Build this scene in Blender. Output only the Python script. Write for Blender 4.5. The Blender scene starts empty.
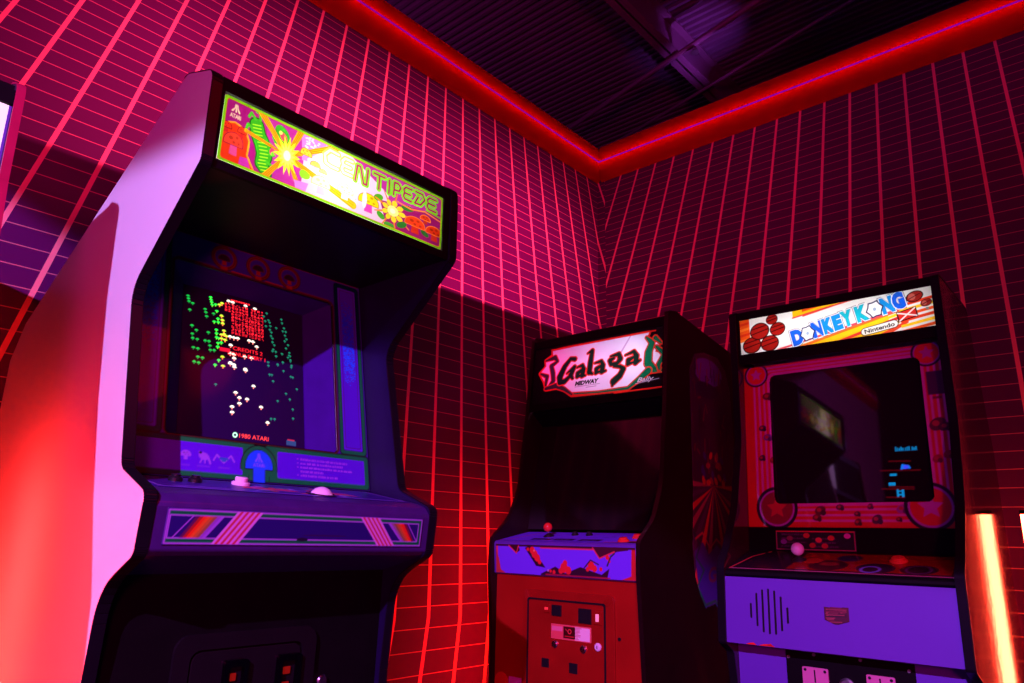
import bpy, bmesh, math, random
import numpy as np
from mathutils import Vector, Matrix

random.seed(7)
rng = np.random.default_rng(11)
sc = bpy.context.scene
COL = sc.collection

# ------------------------------------------------------------------ camera, view, world
cam_d = bpy.data.cameras.new('camera')
cam_d.sensor_fit = 'HORIZONTAL'
cam_d.sensor_width = 36.0
cam_d.lens = 725.85 / 1024 * 36.0
cam_d.clip_start = 0.02
cam = bpy.data.objects.new('camera', cam_d)
COL.objects.link(cam)
def cam_axes(yaw, pitch, roll):
    f = Vector((math.sin(yaw) * math.cos(pitch), math.cos(yaw) * math.cos(pitch), math.sin(pitch)))
    r = Vector((math.cos(yaw), -math.sin(yaw), 0))
    u = r.cross(f)
    c, s = math.cos(roll), math.sin(roll)
    return c * r + s * u, -s * r + c * u, f
_r, _u, _f = cam_axes(math.radians(48.17017), math.radians(15.17075), math.radians(1.29774))
_m = Matrix((_r, _u, -_f)).transposed().to_4x4()
_m.translation = (-0.49793, -1.80076, 0.98770)
cam.matrix_world = _m
sc.camera = cam

sc.view_settings.view_transform = 'Standard'
sc.view_settings.look = 'None'
sc.view_settings.exposure = 0.0
sc.view_settings.gamma = 1.0
sc.view_settings.use_curve_mapping = False
sc.cycles.sample_clamp_indirect = 6.0

w = bpy.data.worlds.new('world')
sc.world = w
w.use_nodes = True
w.node_tree.nodes['Background'].inputs['Color'].default_value = (0.55, 0.02, 0.45, 1)
w.node_tree.nodes['Background'].inputs['Strength'].default_value = 0.006

# ------------------------------------------------------------------ lamps of the room
def lamp(name, loc, color, power, radius=0.05, cuts=(), spot=None, kind='POINT', size=None, aim=None):
    """cuts: list of (normal, softness): the lamp's shutters pass light only on the side the normal points to"""
    l = bpy.data.lights.new(name, 'SPOT' if spot else kind)
    l.energy = power
    l.color = color
    if kind == 'AREA':
        l.shape = 'RECTANGLE'
        l.size, l.size_y = size
    else:
        l.shadow_soft_size = radius
    o = bpy.data.objects.new(name, l)
    COL.objects.link(o)
    o.location = loc
    if aim is not None:
        o.rotation_euler = (Vector(aim) - Vector(loc)).to_track_quat('-Z', 'Y').to_euler()
    if spot:
        l.spot_size = math.radians(spot[0])
        l.spot_blend = spot[1]
    if cuts:
        l.use_nodes = True
        nt = l.node_tree
        em = nt.nodes['Emission']
        g = nt.nodes.new('ShaderNodeNewGeometry')
        last = None
        for n, soft in cuts:
            d = nt.nodes.new('ShaderNodeVectorMath')
            d.operation = 'DOT_PRODUCT'
            d.inputs[1].default_value = Vector(n).normalized()
            nt.links.new(g.outputs['Incoming'], d.inputs[0])
            mr = nt.nodes.new('ShaderNodeMapRange')
            mr.interpolation_type = 'SMOOTHSTEP'
            mr.inputs['From Min'].default_value = -soft
            mr.inputs['From Max'].default_value = soft
            nt.links.new(d.outputs['Value'], mr.inputs['Value'])
            out = mr.outputs['Result']
            if last is not None:
                mu = nt.nodes.new('ShaderNodeMath')
                mu.operation = 'MULTIPLY'
                nt.links.new(last, mu.inputs[0])
                nt.links.new(out, mu.inputs[1])
                out = mu.outputs[0]
            last = out
        nt.links.new(last, em.inputs['Strength'])
    return o

# violet stage lamp, front left, shuttered along its top edge
lamp('violet_stage_lamp', (-2.63, -2.24, 2.58), (0.55, 0.19, 0.95), 950, 0.02,
     cuts=[((-0.428, 0.138, -1.0), 0.012)])
lamp('violet_spill', (-2.60, -2.26, 2.56), (0.30, 0.03, 1.0), 45, 0.10)
# magenta wash on the upper wall, shuttered along its bottom edge
lamp('magenta_stage_lamp', (1.5, -3.2, 3.035), (1.0, 0.055, 0.29), 2000, 0.012,
     cuts=[((0, 0.27, 1.0), 0.0018), ((0, -0.06, -1.0), 0.085)], spot=(52, 1.0), aim=(1.3, 0.45, 2.3))
# weaker violet wash on the far wall
lamp('violet_wash_lamp', (0.5, -3.6, 3.142), (0.50, 0.015, 0.60), 42, 0.05,
     cuts=[((0, 0.27, 1.0), 0.01)], spot=(40, 1.0), aim=(2.75, -0.5, 2.75))
# added red-magenta fill lights, standing in for the arcade's ambient light
lamp('red_wall_fill', (0.9, -2.4, 3.1), (1.0, 0.002, 0.01), 32, 0.5,  # added red fill to brighten the wall lines, no known source overhead
     cuts=[((0, 0, -1.0), 0.08)])
lamp('arcade_fill', (-1.9, -3.3, 1.35), (1.0, 0.006, 0.22), 270, 0.30,
     cuts=[((-0.467, 0.885, 0.0), 0.02)])
# purple uplight behind the partition
lamp('ceiling_uplight', (3.1, -0.35, 3.42), (0.55, 0.08, 0.9), 34, 0.02, spot=(50, 1.0), aim=(3.27, 0.05, 4.2))
lamp('ceiling_wash', (1.0, 2.2, 3.3), (0.7, 0.05, 0.6), 30, 0.2)  # added broad fill for the dim roof deck, no known source

# ------------------------------------------------------------------ materials
def lin(c):
    return tuple(((v / 255) / 12.92 if v / 255 <= 0.04045 else ((v / 255 + 0.055) / 1.055) ** 2.4) for v in c)

def new_mat(name):
    m = bpy.data.materials.new(name)
    m.use_nodes = True
    nt = m.node_tree
    nt.nodes.clear()
    out = nt.nodes.new('ShaderNodeOutputMaterial')
    return m, nt, out

def mat(name, color, rough=0.5, metal=0.0, spec=0.5, coat=0.0, vary=0.25, scale=18.0, bump=0.0, emit=None, estr=0.0):
    """plain painted / moulded / metal surface with a little uneven wear"""
    m, nt, out = new_mat(name)
    p = nt.nodes.new('ShaderNodeBsdfPrincipled')
    p.inputs['Roughness'].default_value = rough
    p.inputs['Metallic'].default_value = metal
    p.inputs['Specular IOR Level'].default_value = spec
    p.inputs['Coat Weight'].default_value = coat
    p.inputs['Coat Roughness'].default_value = 0.05
    tc = nt.nodes.new('ShaderNodeTexCoord')
    n = nt.nodes.new('ShaderNodeTexNoise')
    n.inputs['Scale'].default_value = scale
    n.inputs['Detail'].default_value = 6
    nt.links.new(tc.outputs['Object'], n.inputs['Vector'])
    mx = nt.nodes.new('ShaderNodeMix')
    mx.data_type = 'RGBA'
    mx.inputs['A'].default_value = tuple(max(0, c * (1 - vary)) for c in color) + (1,)
    mx.inputs['B'].default_value = tuple(min(1, c * (1 + vary)) for c in color) + (1,)
    nt.links.new(n.outputs['Fac'], mx.inputs['Factor'])
    nt.links.new(mx.outputs['Result'], p.inputs['Base Color'])
    if bump:
        b = nt.nodes.new('ShaderNodeBump')
        b.inputs['Strength'].default_value = bump
        b.inputs['Distance'].default_value = 0.002
        nt.links.new(n.outputs['Fac'], b.inputs['Height'])
        nt.links.new(b.outputs['Normal'], p.inputs['Normal'])
    if emit:
        p.inputs['Emission Color'].default_value = emit + (1,)
        p.inputs['Emission Strength'].default_value = estr
    nt.links.new(p.outputs[0], out.inputs[0])
    return m

def art_mat(name, rough=0.4, coat=0.0, emit=0.0, translucent=0.0, spec=0.5):
    """printed artwork: the colours are stored on the sheet's own vertices"""
    m, nt, out = new_mat(name)
    at = nt.nodes.new('ShaderNodeAttribute')
    at.attribute_name = 'ink'
    p = nt.nodes.new('ShaderNodeBsdfPrincipled')
    p.inputs['Roughness'].default_value = rough
    p.inputs['Coat Weight'].default_value = coat
    p.inputs['Coat Roughness'].default_value = 0.02
    p.inputs['Specular IOR Level'].default_value = spec
    nt.links.new(at.outputs['Color'], p.inputs['Base Color'])
    if emit:
        nt.links.new(at.outputs['Color'], p.inputs['Emission Color'])
        p.inputs['Emission Strength'].default_value = emit
    if translucent:
        t = nt.nodes.new('ShaderNodeBsdfTranslucent')
        nt.links.new(at.outputs['Color'], t.inputs['Color'])
        mx = nt.nodes.new('ShaderNodeMixShader')
        mx.inputs[0].default_value = translucent
        nt.links.new(p.outputs[0], mx.inputs[1])
        nt.links.new(t.outputs[0], mx.inputs[2])
        nt.links.new(mx.outputs[0], out.inputs[0])
    else:
        nt.links.new(p.outputs[0], out.inputs[0])
    return m

def glow_mat(name, color, strength):
    m, nt, out = new_mat(name)
    e = nt.nodes.new('ShaderNodeEmission')
    e.inputs['Color'].default_value = color + (1,)
    e.inputs['Strength'].default_value = strength
    nt.links.new(e.outputs[0], out.inputs[0])
    return m

class NT:
    """tiny helper for scalar node maths"""
    def __init__(s, nt):
        s.nt = nt
    def __call__(s, op, a, b=None, c=None):
        n = s.nt.nodes.new('ShaderNodeMath')
        n.operation = op
        for i, v in enumerate((a, b, c)):
            if v is None:
                continue
            if isinstance(v, (int, float)):
                n.inputs[i].default_value = v
            else:
                s.nt.links.new(v, n.inputs[i])
        return n.outputs[0]

XW, YW = 2.746, 0.45
def wall_mat(name, side):
    m, nt, out = new_mat(name)
    M = NT(nt)
    g = nt.nodes.new('ShaderNodeNewGeometry')
    sp = nt.nodes.new('ShaderNodeSeparateXYZ')
    nt.links.new(g.outputs['Position'], sp.inputs[0])
    X, Y, Z = sp.outputs
    def grid(across, centre, zv, delta, phase, C, hphase, kink):
        dz = M('SUBTRACT', zv, Z)
        if kink:
            low = M('MAXIMUM', M('SUBTRACT', 0.68, Z), 0.0)
            across = M('ADD', across, M('MULTIPLY', low, kink))
        u = M('DIVIDE', M('SUBTRACT', across, centre), dz)
        k = M('SUBTRACT', M('DIVIDE', u, delta), phase - 0.5)
        f = M('ABSOLUTE', M('SUBTRACT', M('FRACT', k), 0.5))
        dist = M('MULTIPLY', M('MULTIPLY', f, delta), dz)
        v = M('LESS_THAN', dist, M('MULTIPLY', dz, 0.00132))
        k2 = M('SUBTRACT', M('DIVIDE', C, dz), hphase - 0.5)
        f2 = M('ABSOLUTE', M('SUBTRACT', M('FRACT', k2), 0.5))
        d2 = M('DIVIDE', M('MULTIPLY', f2, M('MULTIPLY', dz, dz)), C)
        h = M('LESS_THAN', d2, M('MULTIPLY', dz, 0.00027))
        return M('MAXIMUM', v, M('MULTIPLY', h, 0.6))
    if side == 'left':
        mask = grid(X, 1.4112, 7.3335, 0.026293, 0.864, 549.2, 0.08, 0.15)
    else:
        wrapx = M('ADD', XW, M('SUBTRACT', YW, Y))
        ml = grid(wrapx, 1.4112, 7.3335, 0.026293, 0.864, 549.2, 0.08, 0.0)
        mr = grid(Y, -1.3993, 7.5014, 0.025758, 0.63, 583.0, 0.62, 0.0)
        wr = M('GREATER_THAN', Y, YW - 0.052)
        mask = M('ADD', M('MULTIPLY', wr, ml), M('MULTIPLY', M('SUBTRACT', 1.0, wr), mr))
    nz = nt.nodes.new('ShaderNodeTexNoise')
    nz.inputs['Scale'].default_value = 3.0
    nz.inputs['Detail'].default_value = 5
    nt.links.new(g.outputs['Position'], nz.inputs['Vector'])
    base = nt.nodes.new('ShaderNodeMix')
    base.data_type = 'RGBA'
    base.inputs['A'].default_value = (0.078, 0.002, 0.062, 1)
    base.inputs['B'].default_value = (0.104, 0.003, 0.085, 1)
    nt.links.new(nz.outputs['Fac'], base.inputs['Factor'])
    mx = nt.nodes.new('ShaderNodeMix')
    mx.data_type = 'RGBA'
    nt.links.new(mask, mx.inputs['Factor'])
    nt.links.new(base.outputs['Result'], mx.inputs['A'])
    mx.inputs['B'].default_value = (0.95, 0.36, 0.26, 1)
    p = nt.nodes.new('ShaderNodeBsdfPrincipled')
    p.inputs['Roughness'].default_value = 0.6
    p.inputs['Specular IOR Level'].default_value = 0.15
    nt.links.new(mx.outputs['Result'], p.inputs['Base Color'])
    b = nt.nodes.new('ShaderNodeBump')
    b.inputs['Strength'].default_value = 0.25
    b.inputs['Distance'].default_value = 0.01
    nt.links.new(nz.outputs['Fac'], b.inputs['Height'])
    nt.links.new(b.outputs['Normal'], p.inputs['Normal'])
    nt.links.new(p.outputs[0], out.inputs[0])
    return m

BLK = mat('black_laminate', (0.004, 0.003, 0.004), 0.55, spec=0.08, vary=0.4)
BLKG = mat('gloss_black', (0.008, 0.006, 0.008), 0.16)
TMOLD = mat('black_t_moulding', (0.006, 0.004, 0.008), 0.3, spec=0.18)
WHITE_LAM = mat('white_laminate', (0.63, 0.92, 0.65), 0.33, vary=0.03, scale=6, coat=0.0)
CHROME = mat('chrome', (0.75, 0.72, 0.75), 0.2, 1.0, vary=0.1)
STEEL = mat('brushed_steel', (0.55, 0.52, 0.53), 0.38, 1.0, vary=0.15, scale=60)
INNER = mat('dark_purple_inner_panel', (0.009, 0.002, 0.034), 0.4, spec=0.3)
CPMET = mat('purple_painted_metal', (0.045, 0.012, 0.13), 0.35, scale=40)
LIGHTBOX = mat('white_light_box', (0.85, 0.85, 0.85), 0.8, vary=0.03)
WHITEPL = mat('white_plastic', (0.85, 0.75, 0.82), 0.25, vary=0.02)
REDPL = mat('red_plastic', (0.75, 0.03, 0.02), 0.25, vary=0.05)
ORANGEPL = mat('orange_plastic', (0.8, 0.12, 0.03), 0.3, vary=0.05)
BLACKPL = mat('black_plastic', (0.01, 0.01, 0.012), 0.3)
SLOTLIT = mat('lit_coin_button', (0.10, 0.004, 0.002), 0.4, spec=0.2, emit=(1.0, 0.02, 0.01), estr=0.16)

# ------------------------------------------------------------------ object helpers
def tag(o, label=None, cat=None, group=None, kind=None):
    if label: o['label'] = label
    if cat: o['category'] = cat
    if group: o['group'] = group
    if kind: o['kind'] = kind
    return o

def thing(name, loc, rotz, label, cat, group=None):
    o = bpy.data.objects.new(name, None)
    o.empty_display_size = 0.1
    COL.objects.link(o)
    o.location = loc
    o.rotation_euler = (0, 0, rotz)
    return tag(o, label, cat, group)

ORG = [0.0, 0.0]
def L(a, d, z):
    return Vector((a - ORG[0], d - ORG[1], z))

def link_mesh(name, me, m, parent=None, label=None, bevel=0.0, smooth=False):
    o = bpy.data.objects.new(name, me)
    COL.objects.link(o)
    if m:
        for q in (m if isinstance(m, (list, tuple)) else [m]):
            me.materials.append(q)
    if parent:
        o.parent = parent
    if label:
        o['label'] = label
    if smooth:
        for p in me.polygons:
            p.use_smooth = True
    if bevel:
        b = o.modifiers.new('bevel', 'BEVEL')
        b.width = bevel
        b.segments = 2
        b.limit_method = 'ANGLE'
    return o

class G:
    """collects shapes into one mesh (coordinates: across, depth, height)"""
    def __init__(s):
        s.bm = bmesh.new()
    def poly_prism(s, ring0, ring1):
        v0 = [s.bm.verts.new(p) for p in ring0]
        v1 = [s.bm.verts.new(p) for p in ring1]
        n = len(v0)
        s.bm.faces.new(v0[::-1])
        s.bm.faces.new(v1)
        for i in range(n):
            j = (i + 1) % n
            s.bm.faces.new((v0[i], v0[j], v1[j], v1[i]))
        return s
    def box(s, a0, a1, d0, d1, z0, z1):
        return s.poly_prism([L(a0, d0, z0), L(a1, d0, z0), L(a1, d1, z0), L(a0, d1, z0)],
                            [L(a0, d0, z1), L(a1, d0, z1), L(a1, d1, z1), L(a0, d1, z1)])
    def prism(s, prof, a0, a1):
        return s.poly_prism([L(a0, d, z) for d, z in prof], [L(a1, d, z) for d, z in prof])
    def band(s, pts, thick, a0, a1):
        """ribbon following an open outline; thick is pushed to the outline's outside"""
        n = len(pts)
        off = []
        for i in range(n):
            p0, p1 = pts[max(i - 1, 0)], pts[min(i + 1, n - 1)]
            t = Vector((p1[0] - p0[0], p1[1] - p0[1])).normalized()
            off.append((pts[i][0] - t.y * thick * -1, pts[i][1] + t.x * thick * -1))
        for i in range(n - 1):
            s.prism([pts[i], pts[i + 1], off[i + 1], off[i]], a0, a1)
        return s
    def cyl(s, c, axis, r0, h, seg=24, r1=None):
        r1 = r0 if r1 is None else r1
        ax = Vector(axis).normalized()
        t = ax.orthogonal().normalized()
        b = ax.cross(t)
        c = Vector(c)
        ring = lambda r, k: [c + ax * k + (t * math.cos(q) + b * math.sin(q)) * r for q in [2 * math.pi * i / seg for i in range(seg)]]
        return s.poly_prism(ring(r0, 0), ring(r1, h))
    def lathe(s, c, axis, prof, seg=28):
        """prof: (radius, height) from bottom to top"""
        ax = Vector(axis).normalized()
        t = ax.orthogonal().normalized()
        b = ax.cross(t)
        c = Vector(c)
        rings = []
        for r, h in prof:
            if r < 1e-6:
                rings.append([s.bm.verts.new(c + ax * h)])
            else:
                rings.append([s.bm.verts.new(c + ax * h + (t * math.cos(2 * math.pi * i / seg) + b * math.sin(2 * math.pi * i / seg)) * r) for i in range(seg)])
        for A, B in zip(rings, rings[1:]):
            if len(A) == 1 and len(B) == 1:
                continue
            for i in range(seg):
                j = (i + 1) % seg
                if len(A) == 1: s.bm.faces.new((A[0], B[j], B[i]))
                elif len(B) == 1: s.bm.faces.new((A[i], A[j], B[0]))
                else: s.bm.faces.new((A[i], A[j], B[j], B[i]))
        for R, flip in ((rings[0], True), (rings[-1], False)):
            if len(R) > 1:
                s.bm.faces.new(R[::-1] if flip else R)
        return s
    def ball(s, c, r, axis=(0, 0, 1), lo=-90, hi=90, n=12, seg=24):
        prof = []
        for i in range(n + 1):
            q = math.radians(lo + (hi - lo) * i / n)
            prof.append((max(r * math.cos(q), 0.0), r * math.sin(q)))
        return s.lathe(c, axis, prof, seg)
    def tube(s, pts, r, seg=10):
        pts = [Vector(p) for p in pts]
        rings = []
        for i, p in enumerate(pts):
            t = (pts[min(i + 1, len(pts) - 1)] - pts[max(i - 1, 0)]).normalized()
            if i == 0:
                u = t.orthogonal().normalized()
            else:
                u = (u - t * u.dot(t)).normalized()
            b = t.cross(u)
            rings.append([s.bm.verts.new(p + (u * math.cos(2 * math.pi * k / seg) + b * math.sin(2 * math.pi * k / seg)) * r) for k in range(seg)])
        for A, B in zip(rings, rings[1:]):
            for i in range(seg):
                j = (i + 1) % seg
                s.bm.faces.new((A[i], A[j], B[j], B[i]))
        s.bm.faces.new(rings[0][::-1]); s.bm.faces.new(rings[-1])
        return s
    def build(s, name, m, parent=None, label=None, bevel=0.0, smooth=False):
        bmesh.ops.recalc_face_normals(s.bm, faces=s.bm.faces)
        me = bpy.data.meshes.new(name)
        s.bm.to_mesh(me)
        s.bm.free()
        return link_mesh(name, me, m, parent, label, bevel, smooth)

class Face:
    """a slanted panel plane: a across, v up along the panel, n out towards the player"""
    def __init__(s, P, Q):
        s.P = P
        s.len = math.hypot(Q[0] - P[0], Q[1] - P[1])
        s.t = ((Q[0] - P[0]) / s.len, (Q[1] - P[1]) / s.len)
        s.nrm = (-s.t[1], s.t[0])
    def __call__(s, a, v, n=0.0):
        return L(a, s.P[0] + s.t[0] * v + s.nrm[0] * n, s.P[1] + s.t[1] * v + s.nrm[1] * n)
    def axis(s):
        return Vector((0, s.nrm[0], s.nrm[1]))
def fbox(g, F, a0, a1, v0, v1, n0, n1):
    return g.poly_prism([F(a0, v0, n0), F(a1, v0, n0), F(a1, v1, n0), F(a0, v1, n0)],
                        [F(a0, v0, n1), F(a1, v0, n1), F(a1, v1, n1), F(a0, v1, n1)])
def rrect_pts(x0, y0, x1, y1, r, n=6):
    out = []
    for cx, cy, q0 in ((x1 - r, y0 + r, -90), (x1 - r, y1 - r, 0), (x0 + r, y1 - r, 90), (x0 + r, y0 + r, 180)):
        for i in range(n + 1):
            q = math.radians(q0 + 90 * i / n)
            out.append((cx + r * math.cos(q), cy + r * math.sin(q)))
    return out
def fpoly(g, F, pts, n0, n1):
    return g.poly_prism([F(a, v, n0) for a, v in pts], [F(a, v, n1) for a, v in pts])
def fframe(g, F, outer, inner, n0, n1):
    """ring between two outlines of equal point count"""
    k = len(outer)
    for i in range(k):
        j = (i + 1) % k
        q = [outer[i], outer[j], inner[j], inner[i]]
        fpoly(g, F, q, n0, n1)
    return g
def fillet(poly, radii, n=6):
    out = []
    m = len(poly)
    for i, p in enumerate(poly):
        r = radii.get(i, 0)
        if not r:
            out.append(p)
            continue
        p = Vector(p); a = Vector(poly[i - 1]) - p; b = Vector(poly[(i + 1) % m]) - p
        ang = a.angle(b)
        t = min(r / math.tan(ang / 2), a.length * 0.48, b.length * 0.48)
        r = t * math.tan(ang / 2)
        A = p + a.normalized() * t; B = p + b.normalized() * t
        bis = (a.normalized() + b.normalized()).normalized()
        c = p + bis * (r / math.sin(ang / 2))
        va, vb = A - c, B - c
        th = va.angle(vb); sgn = 1 if va.x * vb.y - va.y * vb.x > 0 else -1
        for k in range(n + 1):
            q = sgn * th * k / n
            out.append((c.x + va.x * math.cos(q) - va.y * math.sin(q), c.y + va.x * math.sin(q) + va.y * math.cos(q)))
    return out

# ------------------------------------------------------------------ printed sheets
_txt = {}
def text_tris(body, bold=0.0, italic=0.0):
    key = (body, bold, italic)
    if key not in _txt:
        cu = bpy.data.curves.new('lettering', 'FONT')
        cu.body = body
        cu.size = 1.0
        cu.offset = bold
        cu.shear = italic
        cu.resolution_u = 3
        ob = bpy.data.objects.new('lettering', cu)
        me = bpy.data.meshes.new_from_object(ob)
        me.calc_loop_triangles()
        v = np.array([q.co[:2] for q in me.vertices]) if len(me.vertices) else np.zeros((0, 2))
        t = np.array([lt.vertices[:] for lt in me.loop_triangles])
        bpy.data.objects.remove(ob)
        bpy.data.curves.remove(cu)
        bpy.data.meshes.remove(me)
        _txt[key] = (v, t)
    return _txt[key]

class Sheet:
    """a printed sheet W x H (cm): shapes are inked into a fine mesh of coloured vertices"""
    def __init__(s, W, H, res, bg=(0, 0, 0), ss=3):
        s.W, s.H = W, H
        s.nx, s.ny = int(round(W * res)), int(round(H * res))
        s.ss = ss
        s.w, s.h = (s.nx + 1) * ss, (s.ny + 1) * ss
        s.kx, s.ky = s.nx * ss / W, s.ny * ss / H
        s.img = np.empty((s.h, s.w, 3), np.float32)
        s.img[:] = lin(bg)
        s.alpha = np.ones((s.ny, s.nx), bool)
        s.off = (ss - 1) / 2
    warp = None
    def px(s, pts):
        p = np.asarray(pts, float).reshape(-1, 2)
        if s.warp is not None:
            p = np.stack([np.interp(p[:, 0], *s.warp), p[:, 1]], 1)
        return np.stack([p[:, 0] * s.kx + s.off, p[:, 1] * s.ky + s.off], 1)
    def _box(s, p, pad=0):
        x0 = max(int(p[:, 0].min() - pad), 0); x1 = min(int(p[:, 0].max() + pad) + 2, s.w)
        y0 = max(int(p[:, 1].min() - pad), 0); y1 = min(int(p[:, 1].max() + pad) + 2, s.h)
        if x0 >= x1 or y0 >= y1:
            return None
        yy, xx = np.mgrid[y0:y1, x0:x1]
        return (slice(y0, y1), slice(x0, x1)), xx, yy
    def _ink(s, sl, m, c, op=1.0):
        sub = s.img[sl]
        c = np.array(lin(c), np.float32)
        if op >= 1: sub[m] = c
        else: sub[m] = sub[m] * (1 - op) + c * op
    def poly(s, pts, c, op=1.0):
        p = s.px(pts)
        b = s._box(p)
        if b is None: return s
        sl, xx, yy = b
        ins = np.zeros(xx.shape, bool)
        n = len(p)
        for i in range(n):
            (xa, ya), (xb, yb) = p[i], p[(i + 1) % n]
            if ya == yb: continue
            cond = ((ya > yy) != (yb > yy)) & (xx < (xb - xa) * (yy - ya) / (yb - ya) + xa)
            ins ^= cond
        s._ink(sl, ins, c, op)
        return s
    def line(s, pts, width, c, closed=False, op=1.0):
        """width may be one number or one per point"""
        p = s.px(pts)
        k = (s.kx + s.ky) / 2
        ws = (np.full(len(p), width) if np.isscalar(width) else np.asarray(width)) * k / 2
        idx = list(range(len(p) - 1)) + ([len(p) - 1] if closed else [])
        for i in idx:
            a, b2 = p[i], p[(i + 1) % len(p)]
            ra, rb = ws[i], ws[(i + 1) % len(p)]
            b = s._box(np.array([a, b2]), max(ra, rb) + 1)
            if b is None: continue
            sl, xx, yy = b
            d = b2 - a
            ll = d @ d
            t = np.clip(((xx - a[0]) * d[0] + (yy - a[1]) * d[1]) / ll, 0, 1) if ll > 0 else np.zeros(xx.shape)
            m = (xx - a[0] - t * d[0]) ** 2 + (yy - a[1] - t * d[1]) ** 2 <= (ra + (rb - ra) * t) ** 2
            s._ink(sl, m, c, op)
        return s
    def ell(s, x, y, rx, ry, c, rot=0.0, op=1.0):
        q = np.linspace(0, 2 * np.pi, 40, endpoint=False)
        u, v = rx * np.cos(q), ry * np.sin(q)
        cr, sr = math.cos(rot), math.sin(rot)
        return s.poly(np.stack([x + u * cr - v * sr, y + u * sr + v * cr], 1), c, op)
    def ring(s, x, y, r, width, c):
        q = np.linspace(0, 2 * np.pi, 48, endpoint=False)
        return s.line(np.stack([x + r * np.cos(q), y + r * np.sin(q)], 1), width, c, True)
    def rect(s, x0, y0, x1, y1, c, op=1.0):
        return s.poly([(x0, y0), (x1, y0), (x1, y1), (x0, y1)], c, op)
    def rrect(s, x0, y0, x1, y1, r, c):
        return s.poly(rrect_pts(x0, y0, x1, y1, r), c)
    def text(s, body, x, y, width, height, c, bold=0.0, italic=0.0, rot=0.0, anchor='l'):
        """fits the words into width x height from the lower-left corner x, y"""
        v, t = text_tris(body, bold, italic)
        if not len(t): return s
        mn, mxx = v.min(0), v.max(0)
        q = (v - mn) / (mxx - mn) * np.array([width, height])
        if anchor == 'c': q = q - np.array([width / 2, height / 2])
        cr, sr = math.cos(rot), math.sin(rot)
        q = np.stack([x + q[:, 0] * cr - q[:, 1] * sr, y + q[:, 0] * sr + q[:, 1] * cr], 1)
        for tri in t:
            s.poly(q[tri], c)
        return s
    def hole(s, pts):
        xs = (np.arange(s.nx) + 0.5) * s.W / s.nx
        ys = (np.arange(s.ny) + 0.5) * s.H / s.ny
        xx, yy = np.meshgrid(xs, ys)
        ins = np.zeros(xx.shape, bool)
        n = len(pts)
        for i in range(n):
            (xa, ya), (xb, yb) = pts[i], pts[(i + 1) % n]
            if ya == yb: continue
            ins ^= ((ya > yy) != (yb > yy)) & (xx < (xb - xa) * (yy - ya) / (yb - ya) + xa)
        s.alpha &= ~ins
        return s
    def build(s, name, m, parent, F, a0, v0, n=0.0, thick=0.003, curve=None, label=None, pos=None):
        nx, ny, ss = s.nx, s.ny, s.ss
        col = s.img.reshape(ny + 1, ss, nx + 1, ss, 3).mean((1, 3))
        us = np.linspace(0, s.W / 100, nx + 1); vs = np.linspace(0, s.H / 100, ny + 1)
        uu, vv = np.meshgrid(us, vs)
        nn = np.full(uu.shape, n)
        if curve is not None:
            nn = nn + curve(uu / (s.W / 100), vv / (s.H / 100))
        def place(nn):
            a = a0 + uu; v = v0 + vv
            d = F.P[0] + F.t[0] * v + F.nrm[0] * nn
            z = F.P[1] + F.t[1] * v + F.nrm[1] * nn
            return np.stack([a - ORG[0], d - ORG[1], z], -1).reshape(-1, 3)
        front = place(nn)
        idx = np.arange((nx + 1) * (ny + 1)).reshape(ny + 1, nx + 1)
        A = s.alpha
        f = np.stack([idx[:-1, :-1][A], idx[:-1, 1:][A], idx[1:, 1:][A], idx[1:, :-1][A]], 1)
        verts = front
        cols = col.reshape(-1, 3)
        if thick:
            back = place(nn - thick)
            N = len(front)
            Ap = np.pad(A, 1)
            sides = []
            jj, ii = np.nonzero(A)
            for (dj, di), (c0, c1) in (((-1, 0), ((0, 0), (0, 1))), ((0, 1), ((0, 1), (1, 1))), ((1, 0), ((1, 1), (1, 0))), ((0, -1), ((1, 0), (0, 0)))):
                e = ~Ap[jj + 1 + dj, ii + 1 + di]
                p = idx[jj[e] + c0[0], ii[e] + c0[1]]; q = idx[jj[e] + c1[0], ii[e] + c1[1]]
                sides.append(np.stack([q, p, p + N, q + N], 1))
            f = np.concatenate([f] + sides)
            verts = np.concatenate([front, back]); cols = np.concatenate([cols, cols])
        used = np.unique(f)
        remap = np.zeros(len(verts), int); remap[used] = np.arange(len(used))
        f = remap[f]; verts = verts[used]; cols = cols[used]
        me = bpy.data.meshes.new(name)
        me.vertices.add(len(verts)); me.loops.add(f.size); me.polygons.add(len(f))
        me.vertices.foreach_set('co', verts.astype(np.float32).ravel())
        me.loops.foreach_set('vertex_index', f.astype(np.int32).ravel())
        me.polygons.foreach_set('loop_start', np.arange(0, f.size, 4, dtype=np.int32))
        at = me.attributes.new('ink', 'FLOAT_COLOR', 'POINT')
        at.data.foreach_set('color', np.concatenate([cols, np.ones((len(cols), 1))], 1).astype(np.float32).ravel())
        me.update(calc_edges=True)
        me.validate()
        return link_mesh(name, me, m, parent, label, smooth=curve is not None)
def screen_mat(name, base, emit, rough=0.12, spec=0.5):
    m, nt, out = new_mat(name)
    at = nt.nodes.new('ShaderNodeAttribute')
    at.attribute_name = 'ink'
    p = nt.nodes.new('ShaderNodeBsdfPrincipled')
    p.inputs['Base Color'].default_value = base + (1,)
    p.inputs['Roughness'].default_value = rough
    p.inputs['Specular IOR Level'].default_value = spec
    nt.links.new(at.outputs['Color'], p.inputs['Emission Color'])
    p.inputs['Emission Strength'].default_value = emit
    nt.links.new(p.outputs[0], out.inputs[0])
    return m

# ------------------------------------------------------------------ the setting
def struct(name, g, m, bevel=0.0, smooth=False):
    return tag(g.build(name, m, None, None, bevel, smooth), kind='structure')

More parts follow.
